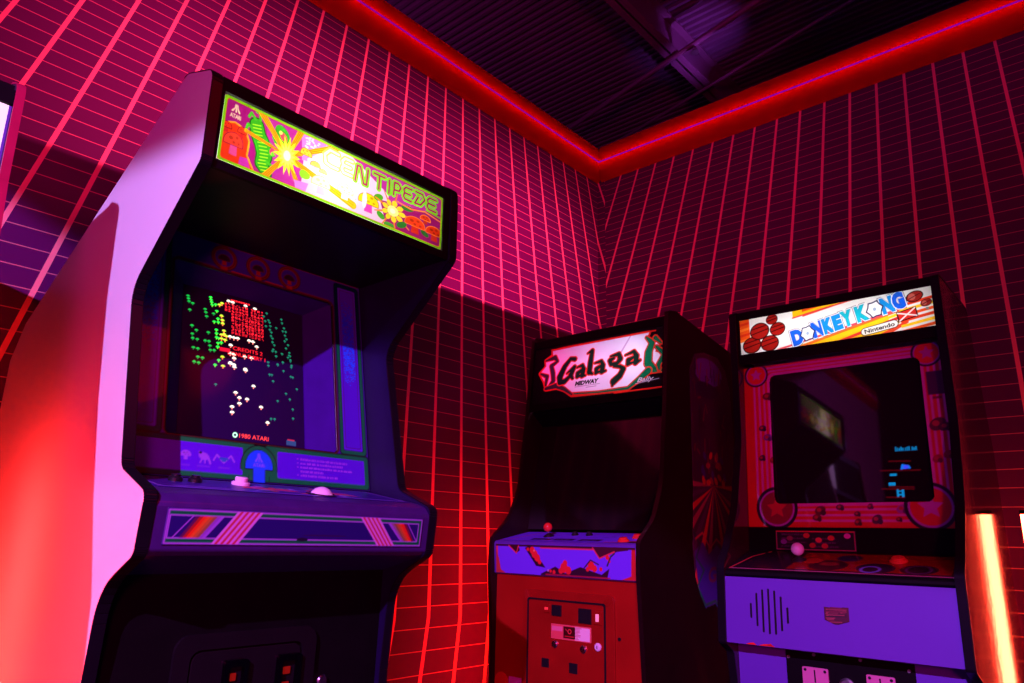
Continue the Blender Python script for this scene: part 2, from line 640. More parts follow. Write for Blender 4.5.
ORG[:] = [0, 0]
WALLTOP = 3.25
struct('wall_left', G().box(-4.5, XW + 0.12, YW, YW + 0.12, 0, WALLTOP), wall_mat('left_grid_wallpaper', 'left'))
struct('wall_right', G().box(XW, XW + 0.12, -5.5, YW, 0, WALLTOP), wall_mat('right_grid_wallpaper', 'right'))
FLOORM = mat('dark_carpet', (0.02, 0.012, 0.03), 0.95, vary=0.6, scale=120, bump=0.4)
struct('floor', G().box(-4.5, XW + 0.12, -5.5, YW + 0.12, -0.1, 0), FLOORM)
struct('baseboard_left', G().box(-4.5, XW - 0.012, YW - 0.012, YW, 0, 0.10), BLK)
struct('baseboard_right', G().box(XW - 0.012, XW, -5.5, YW - 0.012, 0, 0.10), BLK)

# corrugated roof deck, ribs running along the right wall's direction
CZ = 4.2
DECK = mat('dark_steel_deck', (0.10, 0.06, 0.11), 0.6, 0.0, spec=0.3, vary=0.3, scale=4)
g = G()
prof = []
x = -5.0
while x < 8.0:
    prof += [(x, CZ), (x + 0.022, CZ), (x + 0.030, CZ + 0.026), (x + 0.046, CZ + 0.026)]
    x += 0.055
bot = [[g.bm.verts.new((px_, y_, pz_)) for px_, pz_ in prof] for y_ in (-6.0, 6.0)]
for i in range(len(prof) - 1):
    g.bm.faces.new((bot[0][i], bot[0][i + 1], bot[1][i + 1], bot[1][i]))
top = [[g.bm.verts.new((px_, y_, CZ + 0.06)) for px_ in (-5.0, 8.0)] for y_ in (-6.0, 6.0)]
g.bm.faces.new((top[0][0], top[0][1], top[1][1], top[1][0]))
struct('ceiling', g, DECK)
BEAMM = mat('beam_steel', (0.16, 0.09, 0.15), 0.5, 0.2, vary=0.2, scale=6)
def ibeam_x(y, z0, z1, wd, name):
    g = G()
    g.box(-5, 8, y - wd / 2, y + wd / 2, z1 - 0.012, z1)
    g.box(-5, 8, y - wd / 2, y + wd / 2, z0, z0 + 0.012)
    g.box(-5, 8, y - 0.005, y + 0.005, z0, z1)
    return struct(name, g, BEAMM)
ibeam_x(0.12, 3.97, CZ, 0.10, 'roof_beam')
ibeam_x(1.75, 3.97, CZ, 0.10, 'roof_beam')
ibeam_x(-1.7, 3.97, CZ, 0.10, 'roof_beam')
def pipe(name, pts, r, label, group=None):
    return tag(G().tube(pts, r).build(name, BEAMM, smooth=True), label, 'pipe', group)
pipe('sprinkler_pipe', [(2.38, -3.0, 3.95), (3.79, 3.0, 3.95)], 0.018, 'thin ceiling pipe crossing the bright patch of roof deck')
pipe('conduit_pipe', [(4.02, 2.2, 3.95), (2.82, -3.0, 3.95)], 0.012, 'thin ceiling conduit running nearer the right wall top')
g = G().lathe((3.074, -0.055, 3.928), (0, 0, -1), [(0.010, 0), (0.010, 0.022), (0.005, 0.026), (0.005, 0.036), (0.026, 0.038), (0.026, 0.040)])
tag(g.build('sprinkler', STEEL, smooth=False), 'small sprinkler under the ceiling pipe beside the bright patch', 'sprinkler')

# neon strips along the top of both walls: a long frosted cove, made up to spread the soft red glow, with the diodes inside and a purple bead along its front
STRIPF = mat('purple_bead', (0.10, 0.01, 0.30), 0.4, spec=0.1, emit=(0.30, 0.0, 0.34), estr=0.8)
STRIPL = glow_mat('red_strip_diodes', (1.0, 0.003, 0.003), 8.5)
def frosted_mat():
    m, nt, out = new_mat('frosted_red_acrylic')
    t = nt.nodes.new('ShaderNodeBsdfTranslucent'); t.inputs['Color'].default_value = (0.85, 0.03, 0.03, 1)
    d = nt.nodes.new('ShaderNodeBsdfPrincipled'); d.inputs['Base Color'].default_value = (0.30, 0.01, 0.02, 1); d.inputs['Roughness'].default_value = 0.6; d.inputs['Specular IOR Level'].default_value = 0.1
    mx = nt.nodes.new('ShaderNodeMixShader'); mx.inputs[0].default_value = 0.75
    nt.links.new(d.outputs[0], mx.inputs[1]); nt.links.new(t.outputs[0], mx.inputs[2]); nt.links.new(mx.outputs[0], out.inputs[0])
    return m
FROST = frosted_mat()
STRIPZ, SHH, SDEP = 3.146, 0.116, 0.034
def neon_strip(p0, p1, wall_n, label):
    t = thing('neon_strip', p0, 0, label, 'light strip', 'neon strips along the top of the walls')
    d = Vector(p1) - Vector(p0)
    n = Vector(wall_n)
    up = Vector((0, 0, 1))
    g = G()
    prev = None
    for k in range(25):
        q = math.pi * (k / 24 - 0.5)
        o = n * (SDEP * math.cos(q)) + up * (SHH * math.sin(q))
        cur = (g.bm.verts.new(o), g.bm.verts.new(o + d))
        if prev: g.bm.faces.new((prev[0], prev[1], cur[1], cur[0]))
        prev = cur
    g.build('glow_diffuser', FROST, t, smooth=True)
    def bar(name, m, n0, n1, hh):
        g = G()
        r = lambda k: [k + n * n0 - up * hh, k + n * n1 - up * hh, k + n * n1 + up * hh, k + n * n0 + up * hh]
        g.poly_prism(r(Vector((0, 0, 0))), r(d))
        return g.build(name, m, t)
    bar('bead', STRIPF, SDEP - .001, SDEP + .004, 0.0035)
    bar('diode_tape', STRIPL, 0.001, 0.004, 0.003)
neon_strip((-4.4, YW - .004, STRIPZ), (XW - .004, YW - .004, STRIPZ), (0, -1, 0), 'thin glowing red neon strip along the top of the left wall')
neon_strip((XW - .004, YW - .034, STRIPZ), (XW - .004, -5.4, STRIPZ), (-1, 0, 0), 'thin glowing red neon strip along the top of the right wall')

# red light tubes standing on the floor by the walls
TUBEM = glow_mat('red_tube_glow', (1.0, 0.015, 0.020), 115)
TUBEW = [glow_mat('weaker_red_tube_glow', (1.0, 0.055, 0.024), 56), glow_mat('red_tube_glow_corner', (1.0, 0.012, 0.008), 60)]
def make_tube():
    t = thing('light_tube', (0, 0, 0), 0, '', 'light tube', 'red light tubes standing by the walls')
    g = G().lathe((0, 0, 0), (0, 0, 1), [(0.06, 0), (0.06, 0.012), (0.022, 0.02), (0.022, 0.05)])
    g.build('base', BLK, t, smooth=False)
    G().cyl((0, 0, 0.05), (0, 0, 1), 0.016, 1.040).build('tube', TUBEM, t, smooth=True)
    G().cyl((0, 0, 1.090), (0, 0, 1), 0.0175, 0.012).build('end_cap', BLK, t, smooth=False)
    return t
tube0 = make_tube()
def dup(root):
    r = root.copy(); COL.objects.link(r)
    for ch in list(root.children):
        c = ch.copy(); COL.objects.link(c); c.parent = r
        for gch in ch.children:
            d = gch.copy(); COL.objects.link(d); d.parent = c
    return r
tube0.location = (2.185, -1.475, 0)
tube0['label'] = 'glowing red light tube standing right of the white-signed cabinet'
t1 = dup(tube0); t1.location = (-0.165, -0.03, 0)
t1['label'] = 'glowing red light tube in the gap left of the tall pale-sided cabinet'
t2 = dup(tube0); t2.location = (1.82, 0.19, 0)
for root, m in ((tube0, TUBEW[0]), (t2, TUBEW[1])):
    for ch in root.children:
        if ch.name.startswith('tube'):
            ch.material_slots[0].link = 'OBJECT'; ch.material_slots[0].material = m
t2['label'] = 'glowing red light tube behind the middle cabinet in the corner'

# ------------------------------------------------------------------ tall left cabinet
W = 0.635
ORG[:] = [0.3175, -0.10]
cab = thing('arcade_cabinet', (0.3175, -0.10, 0), 0,
            'tall arcade cabinet with glowing yellow-green marquee, trackball and pale pink-lit side', 'arcade cabinet', 'upright arcade cabinets')
prof = fillet([(.374, 0), (.374, 1.40), (.30, 1.487), (-.476, 1.862), (-.593, 1.819), (-.597, 1.633), (-.375, 1.437), (-.460, 1.091),
               (-.574, 1.047), (-.564, .949), (-.45, .892), (-.434, .70), (-.420, 0)],
              {3: .03, 4: .03, 5: .02, 6: .06, 7: .03, 8: .02, 9: .02, 10: .10})
fr0 = next(i for i, p in enumerate(prof) if p[1] > 1.84)
for a0, a1, m in ((0, .02, WHITE_LAM), (W - .02, W, mat('dark_side_laminate', (0.05, 0.006, 0.012), 0.4))):
    sp = G().prism(prof, a0, a1).build('side_panel', m, cab, 'dark laminate side panel' if a0 else 'pale laminate side panel')
    G().band(prof[fr0:], .0025, a0 - .0012, a1 + .0012).build('t_moulding', TMOLD, sp, 'black edge moulding', bevel=.0012)
    ia0, ia1 = (.02, .0215) if a0 == 0 else (W - .0215, W - .02)
    G().prism(prof, ia0, ia1).build('inner_lining', INNER if a0 else BLK, sp, 'dark inner face')
a0, a1 = .0216, W - .0216
G().prism([(.354, .05), (.372, .05), (.372, 1.395), (.30, 1.477), (-.47, 1.848), (-.575, 1.812), (-.575, 1.800), (-.47, 1.828), (.285, 1.465), (.354, 1.38)], a0, a1).build('back_and_top', BLK, cab)
# marquee box
MF = Face((-.589, 1.650), (-.588, 1.786))
G().box(a0, a1, -.582, -.238, 1.632, 1.640).build('hood_underside', mat('hood_black', (0.010, 0.006, 0.007), 0.5, spec=0.2), cab)
g = G()
g.box(a0, a1, -.42, -.41, 1.641, 1.80).box(a0, a1, -.575, -.421, 1.6405, 1.6425).box(a0, a1, -.575, -.421, 1.797, 1.799)
g.build('light_box', LIGHTBOX, cab)
g = G().box(a0, a1, -.592, -.583, 1.7885, 1.816)
g.box(a0, a1, -.592, -.583, 1.630, 1.648)
g.box(a0, .029, -.592, -.583, 1.648, 1.7885).box(.5945, a1, -.592, -.583, 1.648, 1.7885)
g.build('marquee_retainer', BLK, cab, 'black marquee frame')

s = Sheet(56.2, 13.6, 9, (150, 20, 120))
def mushroom(s, x, y, r, cap, stem, edge=(245, 190, 40), rot=0.0):
    c, q = math.cos(rot), math.sin(rot)
    T = lambda pts: [(x + u * c - v * q, y + u * q + v * c) for u, v in pts]
    s.poly(T([(-.32*r, -.1*r), (.32*r, -.1*r), (.40*r, -1.0*r), (-.40*r, -1.0*r)]), stem)
    h = [(r * 1.0 * math.cos(t), r * .85 * math.sin(t)) for t in np.linspace(-.25, math.pi + .25, 26)]
    s.poly(T(h), cap)
    s.line(T(h), .16, edge, True)
    for u, v, k in ((-.35, .35, .2), (.25, .5, .16), (.5, .05, .13), (-.05, .05, .14)):
        X, Y = T([(u * r, v * r)])[0]
        s.ell(X, Y, k * r, k * r * .8, tuple(max(0, int(v2 * .72)) for v2 in cap))
# colour fields
s.warp = ([0, 3.4, 7.0, 10.5, 18.6, 24, 28.2, 34, 39.4, 45.2, 50, 54.2, 56.2], [0, 2.9, 5.4, 8.0, 13.9, 17.6, 22.2, 28, 34.4, 41, 47.9, 53.6, 56.2])
s.poly([(12, 0), (56.2, 0), (56.2, 13.6), (12, 13.6)], (165, 40, 150))
s.poly([(24, 0), (44, 0), (44, 8), (34, 13.6), (24, 13.6)], (225, 190, 235))
s.poly([(22.5, 13.6), (31, 13.6), (23.5, 7.0)], (205, 120, 225))
for k in range(60):
    s.ell(24 + 6 * rng.random(), 10.0 + 2.8 * rng.random(), .25, .18, (235, 215, 240))
s.poly([(44, 0), (56.2, 0), (56.2, 9), (42, 6)], (140, 20, 105))
# big red mushrooms left
s.poly([(0, 7.6), (3, 8.6), (6, 8.0), (7.4, 6), (7.2, 3), (9.5, 0), (0, 0)], (215, 50, 25))
s.line([(0, 7.7), (3, 8.7), (6, 8.1), (7.5, 6), (7.3, 3), (9.5, .4)], .35, (250, 150, 30))
mushroom(s, 3.4, 4.4, 2.5, (235, 60, 45), (205, 70, 150), (120, 10, 60))
mushroom(s, 1.2, 7.2, 1.2, (225, 45, 30), (190, 30, 40), (120, 10, 20))
mushroom(s, 5.2, 7.3, 1.3, (225, 55, 35), (190, 30, 40), (120, 10, 20))
s.poly([(5.2, 0.2), (8.6, .4), (7.6, 2.4), (5.4, 2.2)], (185, 45, 175))
# green many-legged crawler, a plain caterpillar
body = [(9.0, 10.2), (9.6, 8.4), (11.2, 6.6), (12.0, 4.6), (11.6, 2.6), (13.2, 1.0)]
s.line(body, [3.2, 3.6, 3.8, 3.6, 3.2, 2.4], (16, 80, 22))
s.line(body, [2.6, 3.0, 3.2, 3.0, 2.6, 1.9], (45, 160, 30))
for k in np.linspace(0, 1, 15):
    j = min(int(k * 5), 4); f = k * 5 - j
    X = body[j][0] * (1 - f) + body[j + 1][0] * f; Y = body[j][1] * (1 - f) + body[j + 1][1] * f
    s.line([(X - 1.1, Y - .25), (X + 1.1, Y + .15)], .16, (160, 235, 40))
s.ell(16.6, 10.6, 2.5, 1.7, (50, 165, 35), -.5); s.ell(17.0, 10.2, 1.3, .8, (215, 70, 90), -.5); s.ell(16.0, 10.9, .5, .4, (235, 250, 120))
for p in ([(8.5, 11.2), (7.2, 12.2), (6.6, 11.2)], [(9.8, 11.4), (9.6, 12.8), (8.6, 13.0)], [(8, 9), (6.6, 9.6), (6.2, 8.4)], [(13, 7.5), (14.6, 7.0), (14.8, 5.4), (13.6, 5.2)], [(14, 9.2), (15.2, 7.8)], [(12.8, 3.4), (14.8, 3.0)]):
    s.line(p, .55, (60, 175, 35))
s.ell(14.2, 6.0, .9, .8, (200, 50, 110)); s.ell(14.3, 5.6, .5, .4, (90, 210, 40))
# rays and burst
bx, by = 18.6, 6.6
for (X, Y, wd) in ((9.6, 13.6, 1.5), (22.5, 13.4, 1.5), (31.5, 13.6, 1.5), (6.2, 8.0, .8), (12.4, 0, 1.3), (36, 2, 1.8), (24, 0, 1.2)):
    d = np.array([X - bx, Y - by]); nrm = np.array([-d[1], d[0]]) / np.hypot(*d)
    s.line([(bx, by), (X, Y)], [wd * .55, wd], (245, 165, 20))
    for q in (-.33, 0, .33):
        s.line([(bx + nrm[0] * q * wd * .5, by + nrm[1] * q * wd * .5), (X + nrm[0] * q * wd, Y + nrm[1] * q * wd)], .11, (185, 70, 10))
pts = []
for k in range(28):
    r = 4.4 if k % 2 == 0 else 2.4
    pts.append((bx + r * math.cos(k * math.pi / 14 + .1), by + r * math.sin(k * math.pi / 14 + .1)))
s.poly(pts, (250, 225, 40))
s.poly([(bx + .66 * (u - bx), by + .66 * (v - by)) for u, v in pts], (255, 240, 110))
s.ell(bx, by, 1.1, 1.1, (255, 255, 235))
# paler mushrooms in the middle
mushroom(s, 24.2, 8.8, 1.5, (240, 200, 60), (210, 120, 225), (180, 80, 30))
mushroom(s, 26.6, 7.2, 1.1, (240, 200, 90), (225, 170, 235), (180, 80, 30))
mushroom(s, 28.4, 6.4, .9, (245, 220, 130), (235, 200, 240), (180, 90, 40))
mushroom(s, 28.2, 3.6, 2.2, (250, 240, 190), (225, 170, 240), (200, 160, 40))
s.ell(24.4, 4.2, 1.3, 1.0, (120, 190, 40))
mushroom(s, 34.0, 4.4, 1.9, (248, 238, 200), (240, 225, 245), (225, 200, 90))
s.poly([(21.5, 2.2), (25.5, 2.6), (25.0, .6), (22.2, .6)], (200, 120, 230))
mushroom(s, 39.4, 4.2, 2.4, (235, 200, 20), (200, 60, 180), (130, 60, 0))
s.ell(38.4, 4.4, .5, 2.0, (235, 225, 240)); s.ell(41.6, 6.4, 1.2, .8, (70, 150, 30), .5); s.ell(42.4, 2.4, 1.1, .7, (60, 150, 40), -.6); s.ell(44.6, .9, 1.4, .6, (60, 160, 50))
for k in range(18):
    s.line([(31 + 6 * rng.random(), 3 + 5 * rng.random())] * 2, .22, (225, 120, 130))
# flower
fx, fy = 45.2, 4.6
for k in range(9):
    q = k * 2 * math.pi / 9
    s.line([(fx, fy), (fx + 4.6 * math.cos(q), fy + 4.6 * math.sin(q))], [.7, .25], (225, 120, 40))
    s.ell(fx + 1.9 * math.cos(q), fy + 1.9 * math.sin(q), .75, .55, (245, 200, 40), q)
s.ell(fx, fy, 1.25, 1.25, (250, 235, 150)); s.ell(fx, fy, .6, .6, (255, 250, 225))
mushroom(s, 50.0, 3.6, 2.2, (215, 55, 25), (190, 40, 30), (240, 120, 40))
mushroom(s, 54.4, 3.4, 2.0, (210, 45, 20), (190, 40, 30), (240, 120, 40))
mushroom(s, 52.2, 6.0, 1.2, (205, 50, 25), (180, 40, 30), (240, 120, 40))
s.ell(47.2, 2.2, 1.2, .7, (40, 110, 40), .7); s.ell(48.2, 6.8, 1.3, .7, (45, 110, 40), .2); s.ell(52.2, 2.4, 1.0, .6, (40, 105, 40), -.5)
s.line([(46, 7.4), (49, 7.0), (52, 7.9), (56, 7.0)], .3, (245, 130, 60))
# the maker's mark in the corner
def atari(s, x, y, h, c):
    s.poly([(x - .09 * h, y), (x + .09 * h, y), (x + .07 * h, y + h), (x - .07 * h, y + h)], c)
    for k in (-1, 1):
        s.poly([(x + k * .11 * h, y + h), (x + k * .20 * h, y + h), (x + k * .26 * h, y + .52 * h), (x + k * .62 * h, y + .13 * h), (x + k * .62 * h, y - .02 * h), (x + k * .40 * h, y + .04 * h), (x + k * .15 * h, y + .46 * h)], c)
atari(s, 2.9, 10.75, 1.7, (240, 215, 190))
s.text('ATARI', 1.6, 9.5, 2.7, .85, (240, 215, 190), bold=.02)
s.warp = None
# lettering: outlined rounded strokes
GL = {'C': [[(1, .95), (.35, 1), (0, .6), (.1, .1), (.5, 0), (1, 0)]],
      'E': [[(1, 1), (.25, 1), (0, .75), (.1, .5), (.85, .5)], [(.1, .5), (0, .2), (.2, 0), (1, 0)]],
      'N': [[(0, 0), (.1, 1), (.35, 1), (.7, 0), (.95, 0), (1, 1)]],
      'T': [[(0, 1), (1, 1)], [(.5, 1), (.5, 0)]],
      'I': [[(.5, 1), (.5, 0)]],
      'P': [[(.1, 0), (.15, 1), (.7, 1), (1, .75), (.8, .45), (.2, .4)]],
      'D': [[(.1, 1), (.75, 1), (1, .6), (.6, .05), (.05, 0), (.35, .6)]]}
lx = 26.9
slots = [('C', 22.4, 25.8, 8.6, 12.2), ('E', 26.8, 29.4, 8.5, 11.9), ('N', 30.4, 33.6, 8.0, 11.7), ('T', 35.3, 38.3, 8.4, 11.7), ('I', 38.7, 40.6, 8.5, 11.7),
         ('P', 40.8, 43.0, 8.7, 11.8), ('E', 43.9, 46.3, 8.9, 11.9), ('D', 47.2, 50.4, 9.0, 12.0), ('E', 51.2, 54.0, 9.0, 12.0)]
for wd, colr in ((1.35, (110, 205, 20)), (.5, (150, 26, 90))):
    for ch, xa, xb, ya, yb in slots:
        pale = xa < 30
        c2 = ((235, 225, 90) if pale else colr) if wd > 1 else ((250, 245, 230) if pale else colr)
        for st in GL[ch]:
            s.line([(xa + u * (xb - xa), ya + v * (yb - ya)) for u, v in st], wd, c2)
s.line([(51.0, 8.5), (55.6, 8.0)], .35, (120, 190, 20))

# border
s.line(rrect_pts(.35, .35, 55.85, 13.25, .9), .55, (215, 90, 30), True)
s.line(rrect_pts(.15, .15, 56.05, 13.45, .9), .7, (120, 200, 20), True)
MARQ1 = art_mat('backlit_marquee_print', 0.3, translucent=0.85)
s.build('marquee', MARQ1, cab, MF, .031, 0.0, thick=0, label='backlit yellow and green marquee sign')
def bulb(loc, power, color=(1, .92, .75), r=.012):
    l = bpy.data.lights.new('marquee_bulb', 'POINT'); l.energy = power; l.color = color; l.shadow_soft_size = r
    o = bpy.data.objects.new('marquee_bulb', l); COL.objects.link(o); o.location = loc
    return o
bulb((.285, -.525, 1.718), 0.62)
bulb((.10, -.49, 1.715), 0.34); bulb((.50, -.49, 1.715), 0.24)

# bezel with printed glass
BF = Face((-.358, 1.090), (-.244, 1.637))
BL = BF.len
s = Sheet(59.0, BL * 100, 4.6, (62, 12, 150))
s.rect(0, 0, 59, BL * 100, (58, 12, 140))
Hc = BL * 100
wx0, wx1, wy0, wy1 = 9.3, 49.9, 8.7, 48.2
GRN, DKB = (0, 150, 62), (5, 2, 9)
# side strips
for xa, xb in ((.6, 8.6), (50.7, 58.6)):
    s.rrect(xa, 8.4, xb, Hc - 1.0, .9, DKB)
    s.rrect(xa + .25, 8.65, xb - .25, Hc - 1.2, .8, GRN)
    s.rrect(xa + 1.05, 9.45, xb - 1.05, Hc - 2, .4, DKB)
    s.rrect(xa + 1.2, 9.6, xb - 1.2, Hc - 2.2, .4, (82, 22, 205))
    s.rrect(xa + 1.75, 10.2, xb - 1.75, Hc - 2.8, .3, (70, 20, 60))
    s.rrect(xa + 1.9, 10.35, xb - 1.9, Hc - 2.95, .3, (76, 18, 200))
    for k in range(620):
        f = rng.random() ** .5
        X = xa + 2.3 + (xb - xa - 4.6) * rng.random(); Y = 26 + 24 * f * rng.random() ** .3
        s.ell(X, Y, .2, .15, (30, 120, 255))
# top band with three ringed mushrooms
s.rect(8.6, 48.2, 50.7, Hc, (56, 14, 150))
for cx_ in (20.6, 29.2, 37.6):
    s.ring(cx_, 52.0, 2.6, .8, (120, 30, 26)); s.ring(cx_, 52.0, 3.1, .25, (60, 20, 30)); s.ring(cx_, 52.0, 2.6, .2, (60, 14, 20))
    mushroom(s, cx_, 51.6, 1.5, (45, 20, 40), (150, 40, 30), (100, 30, 30))
    s.rect(cx_ - .8, 48.6, cx_ + .8, 49.8, (150, 40, 30))
s.line([(10, 48.9), (18.4, 48.9)], .35, (120, 50, 40)); s.line([(39.8, 48.9), (49, 48.9)], .35, (120, 50, 40))
s.line([(22.6, 49), (27.2, 49)], .5, (150, 70, 60)); s.line([(31.2, 49), (35.6, 49)], .5, (150, 70, 60))
s.line([(.6, Hc - .5), (58.4, Hc - .5)], .4, (110, 45, 40))
# bottom strip
s.rrect(.3, .1, 58.9, 8.5, .5, DKB)
s.rrect(.5, .35, 28.6, 8.25, .5, GRN); s.rrect(31.0, .35, 58.7, 8.25, .7, GRN)
s.rrect(1.5, 1.35, 25.8, 7.25, .3, (86, 22, 218)); s.rrect(34.0, 1.35, 57.6, 7.25, .3, (82, 20, 214))
# stem notch with the blue shape
s.warp = ([9.6, 49.6], [15.2, 44.0])
cx_ = 29.6
q = np.linspace(0, math.pi, 24)
s.poly([(cx_ + 6.1 * math.cos(t), 3.3 + 4.95 * math.sin(t)) for t in q] + [(cx_ - 6.1, 2.6), (cx_ - 3.4, 1.6), (cx_ - 3.4, .1), (cx_ + 3.4, .1), (cx_ + 3.4, 1.6), (cx_ + 6.1, 2.6)], DKB)
s.poly([(cx_ + 5.8 * math.cos(t), 3.3 + 4.7 * math.sin(t)) for t in q] + [(cx_ - 5.8, 2.5), (cx_ - 3.2, 1.5), (cx_ - 3.2, .3), (cx_ + 3.2, .3), (cx_ + 3.2, 1.5), (cx_ + 5.8, 2.5)], GRN)
s.poly([(cx_ + 4.6 * math.cos(t), 3.3 + 3.9 * math.sin(t)) for t in q] + [(cx_ - 4.6, 2.7), (cx_ - 2.1, 2.7), (cx_ - 2.1, 0), (cx_ + 2.1, 0), (cx_ + 2.1, 2.7), (cx_ + 4.6, 2.7)], DKB)
s.poly([(cx_ + 4.4 * math.cos(t), 3.4 + 3.7 * math.sin(t)) for t in q] + [(cx_ - 4.4, 2.95), (cx_ - 1.9, 2.95), (cx_ - 1.9, 0), (cx_ + 1.9, 0), (cx_ + 1.9, 2.95), (cx_ + 4.4, 2.95)], (20, 105, 250))
atari(s, cx_ - .1, 4.45, 1.9, (130, 130, 245)); s.text('ATARI', cx_ - 2.0, 3.4, 3.8, .8, (120, 120, 240), bold=.02)
s.warp = None
LIL = (150, 100, 228)
mushroom(s, 13.6, 4.6, 1.0, LIL, LIL, LIL)
s.ell(17.3, 4.6, 1.1, .75, LIL, -.3); s.line([(16.4, 5.4), (18.2, 4.6), (18.7, 3.2)], .45, LIL); s.line([(17, 4.2), (16.6, 3.2)], .3, LIL); s.line([(17.6, 4.2), (17.6, 3.2)], .3, LIL); s.ell(16.6, 5.3, .3, .3, (25, 30, 60))
s.line([(19.4, 4.0), (20.1, 5.2), (20.8, 4.4), (21.6, 3.6), (22.4, 4.4), (23.2, 5.2), (23.9, 4.0)], .35, LIL); s.line([(20.8, 4.4), (22.4, 4.4)], .5, (40, 120, 190)); s.ell(21.6, 4.1, .5, .35, (40, 120, 190))
for X0, X1 in ((12.8, 14.4), (16.0, 18.6), (20.4, 22.8)):
    s.line([(X0, 2.5), (X1, 2.5)], .16, (130, 80, 220))
def greeked(s, x, y, wd, h, c):
    """a line of print too small to read"""
    X = x
    while X < x + wd:
        k = h * (.5 + 2.2 * rng.random())
        X2 = X
        while X2 < min(X + k, x + wd):
            s.line([(X2, y), (X2, y + h * (.55 + .45 * rng.random()))], h * .28, c)
            X2 += h * .45
        X += k + h * .5
for k, (ind, wd) in enumerate(((0, 12.6), (0, 11.4), (.0, 14.0), (.0, 6), (0, 10))):
    Y = 5.9 - k * .92
    greeked(s, 39.9 + ind, Y, wd, .42, (170, 95, 235))
    if k != 3: s.ell(39.1, Y + .2, .16, .16, (170, 95, 235))
# window frame lines and hole
s.line(rrect_pts(wx0 - .4, wy0 - .1, wx1 + .4, wy1 + .4, 1.2), .5, (75, 35, 30), True)
s.line(rrect_pts(wx0, wy0, wx1, wy1, 1.0), .4, DKB, True)
s.hole(rrect_pts(wx0, wy0, wx1, wy1, .9))
bz = s.build('bezel', art_mat('bezel_print', 0.4, coat=0.35), cab, BF, .0225, 0.0, thick=.004, label='printed purple screen surround with green outlines')
# shroud behind the window, picture tube
A0 = .0225
def rect4(x0, y0, x1, y1): return [(x0, y0), (x1, y0), (x1, y1), (x0, y1)]
o = rect4(A0 + .091, .086, A0 + .501, .484); i_ = rect4(A0 + .142, .082, A0 + .452, .462)
g = G()
for k in range(4):
    j = (k + 1) % 4
    ring0 = [BF(*o[k], -.005), BF(*o[j], -.005), BF(*i_[j], -.060), BF(*i_[k], -.060)]
    ring1 = [BF(*o[k], -.009), BF(*o[j], -.009), BF(*i_[j], -.064), BF(*i_[k], -.064)]
    g.poly_prism(ring0, ring1)
g.build('screen_shroud', mat('dark_card_shroud', (0.034, 0.001, 0.17), 0.6, spec=0.04), cab)
s = Sheet(31.4, 38.4, 7.0, (0, 0, 0), ss=2)
def S(x, z):   # place by across and height
    return ((x - .1635) * 100, ((z - 1.167) / (BF.t[1])) * 100)
def mush8(x, y, c1, c2, k=1.0):
    e = .17 * k
    s.line([(x - 2.2 * e, y + .6 * e), (x + 2.2 * e, y + .6 * e)], 2.0 * e, c1)
    s.line([(x - 1.2 * e, y + 2.0 * e), (x + 1.2 * e, y + 2.0 * e)], 1.6 * e, c1)
    s.line([(x, y - .6 * e), (x, y - 2.6 * e)], 1.7 * e, c2)
G1, G2, YL, WH, RD, TE = (20, 235, 70), (8, 165, 60), (190, 220, 50), (255, 240, 225), (255, 30, 45), (8, 110, 85)
GREEN_DOTS = [(1.37, 35.49), (1.49, 34.84), (1.64, 34.17), (2.45, 33.88), (1.87, 32.1), (2.47, 28.26), (3.44, 27.28), (2.59, 26.25), (2.72, 25.2), (3.7, 25.09), (2.95, 22.96), (3.89, 22.83), (3.96, 20.83), (4.96, 20.74), (3.23, 19.55), (4.16, 19.49), (5.26, 33.03), (5.44, 32.24), (5.62, 31.23), (7.22, 32.28), (6.09, 27.23), (5.42, 25.05), (6.26, 25.06), (6.48, 24.02), (6.6, 22.96), (7.48, 23.05), (3.96, 20.86), (4.96, 20.77), (3.22, 19.62), (4.16, 19.48)]
LIME_DOTS = [(6.52, 36.44), (6.59, 35.79), (6.76, 35.18), (6.87, 34.5), (7.69, 34.79), (7.97, 33.16), (7.37, 30.23), (8.25, 31.19), (8.32, 30.33), (7.86, 28.27), (7.94, 27.35), (7.96, 26.36), (8.43, 26.23), (8.31, 25.03), (8.26, 24.06), (9.05, 25.25), (8.56, 20.79), (7.76, 19.52)]
YELLOW_DOTS = [(8.6, 34.95), (9.2, 35.5), (9.08, 32.12), (9.28, 31.05), (9.35, 30.19), (9.64, 28.36), (9.71, 27.47), (9.1, 27.23), (10.23, 27.1), (9.93, 26.1), (9.1, 26.22), (9.37, 21.73), (9.55, 19.54)]
WHITE_DOTS = [(10.82, 36.54), (11.83, 36.46), (15.1, 36.4), (17.56, 36.28), (11.1, 27.17), (12.02, 27.08), (12.95, 27.13), (15.81, 27.18), (16.78, 27.1), (17.76, 26.03), (11.25, 25.04), (11.97, 22.82), (11.2, 22.96), (12.12, 21.89), (14.68, 22.82), (16.38, 22.84), (11.23, 20.63), (12.07, 20.28), (14.85, 19.72), (11.23, 20.41), (12.22, 19.73), (14.92, 19.44), (16.95, 15.91), (12.64, 13.63), (13.57, 12.53), (13.62, 11.22), (15.42, 12.47), (11.93, 10.22), (11.98, 8.94), (18.99, 11.15), (20.76, 7.71)]
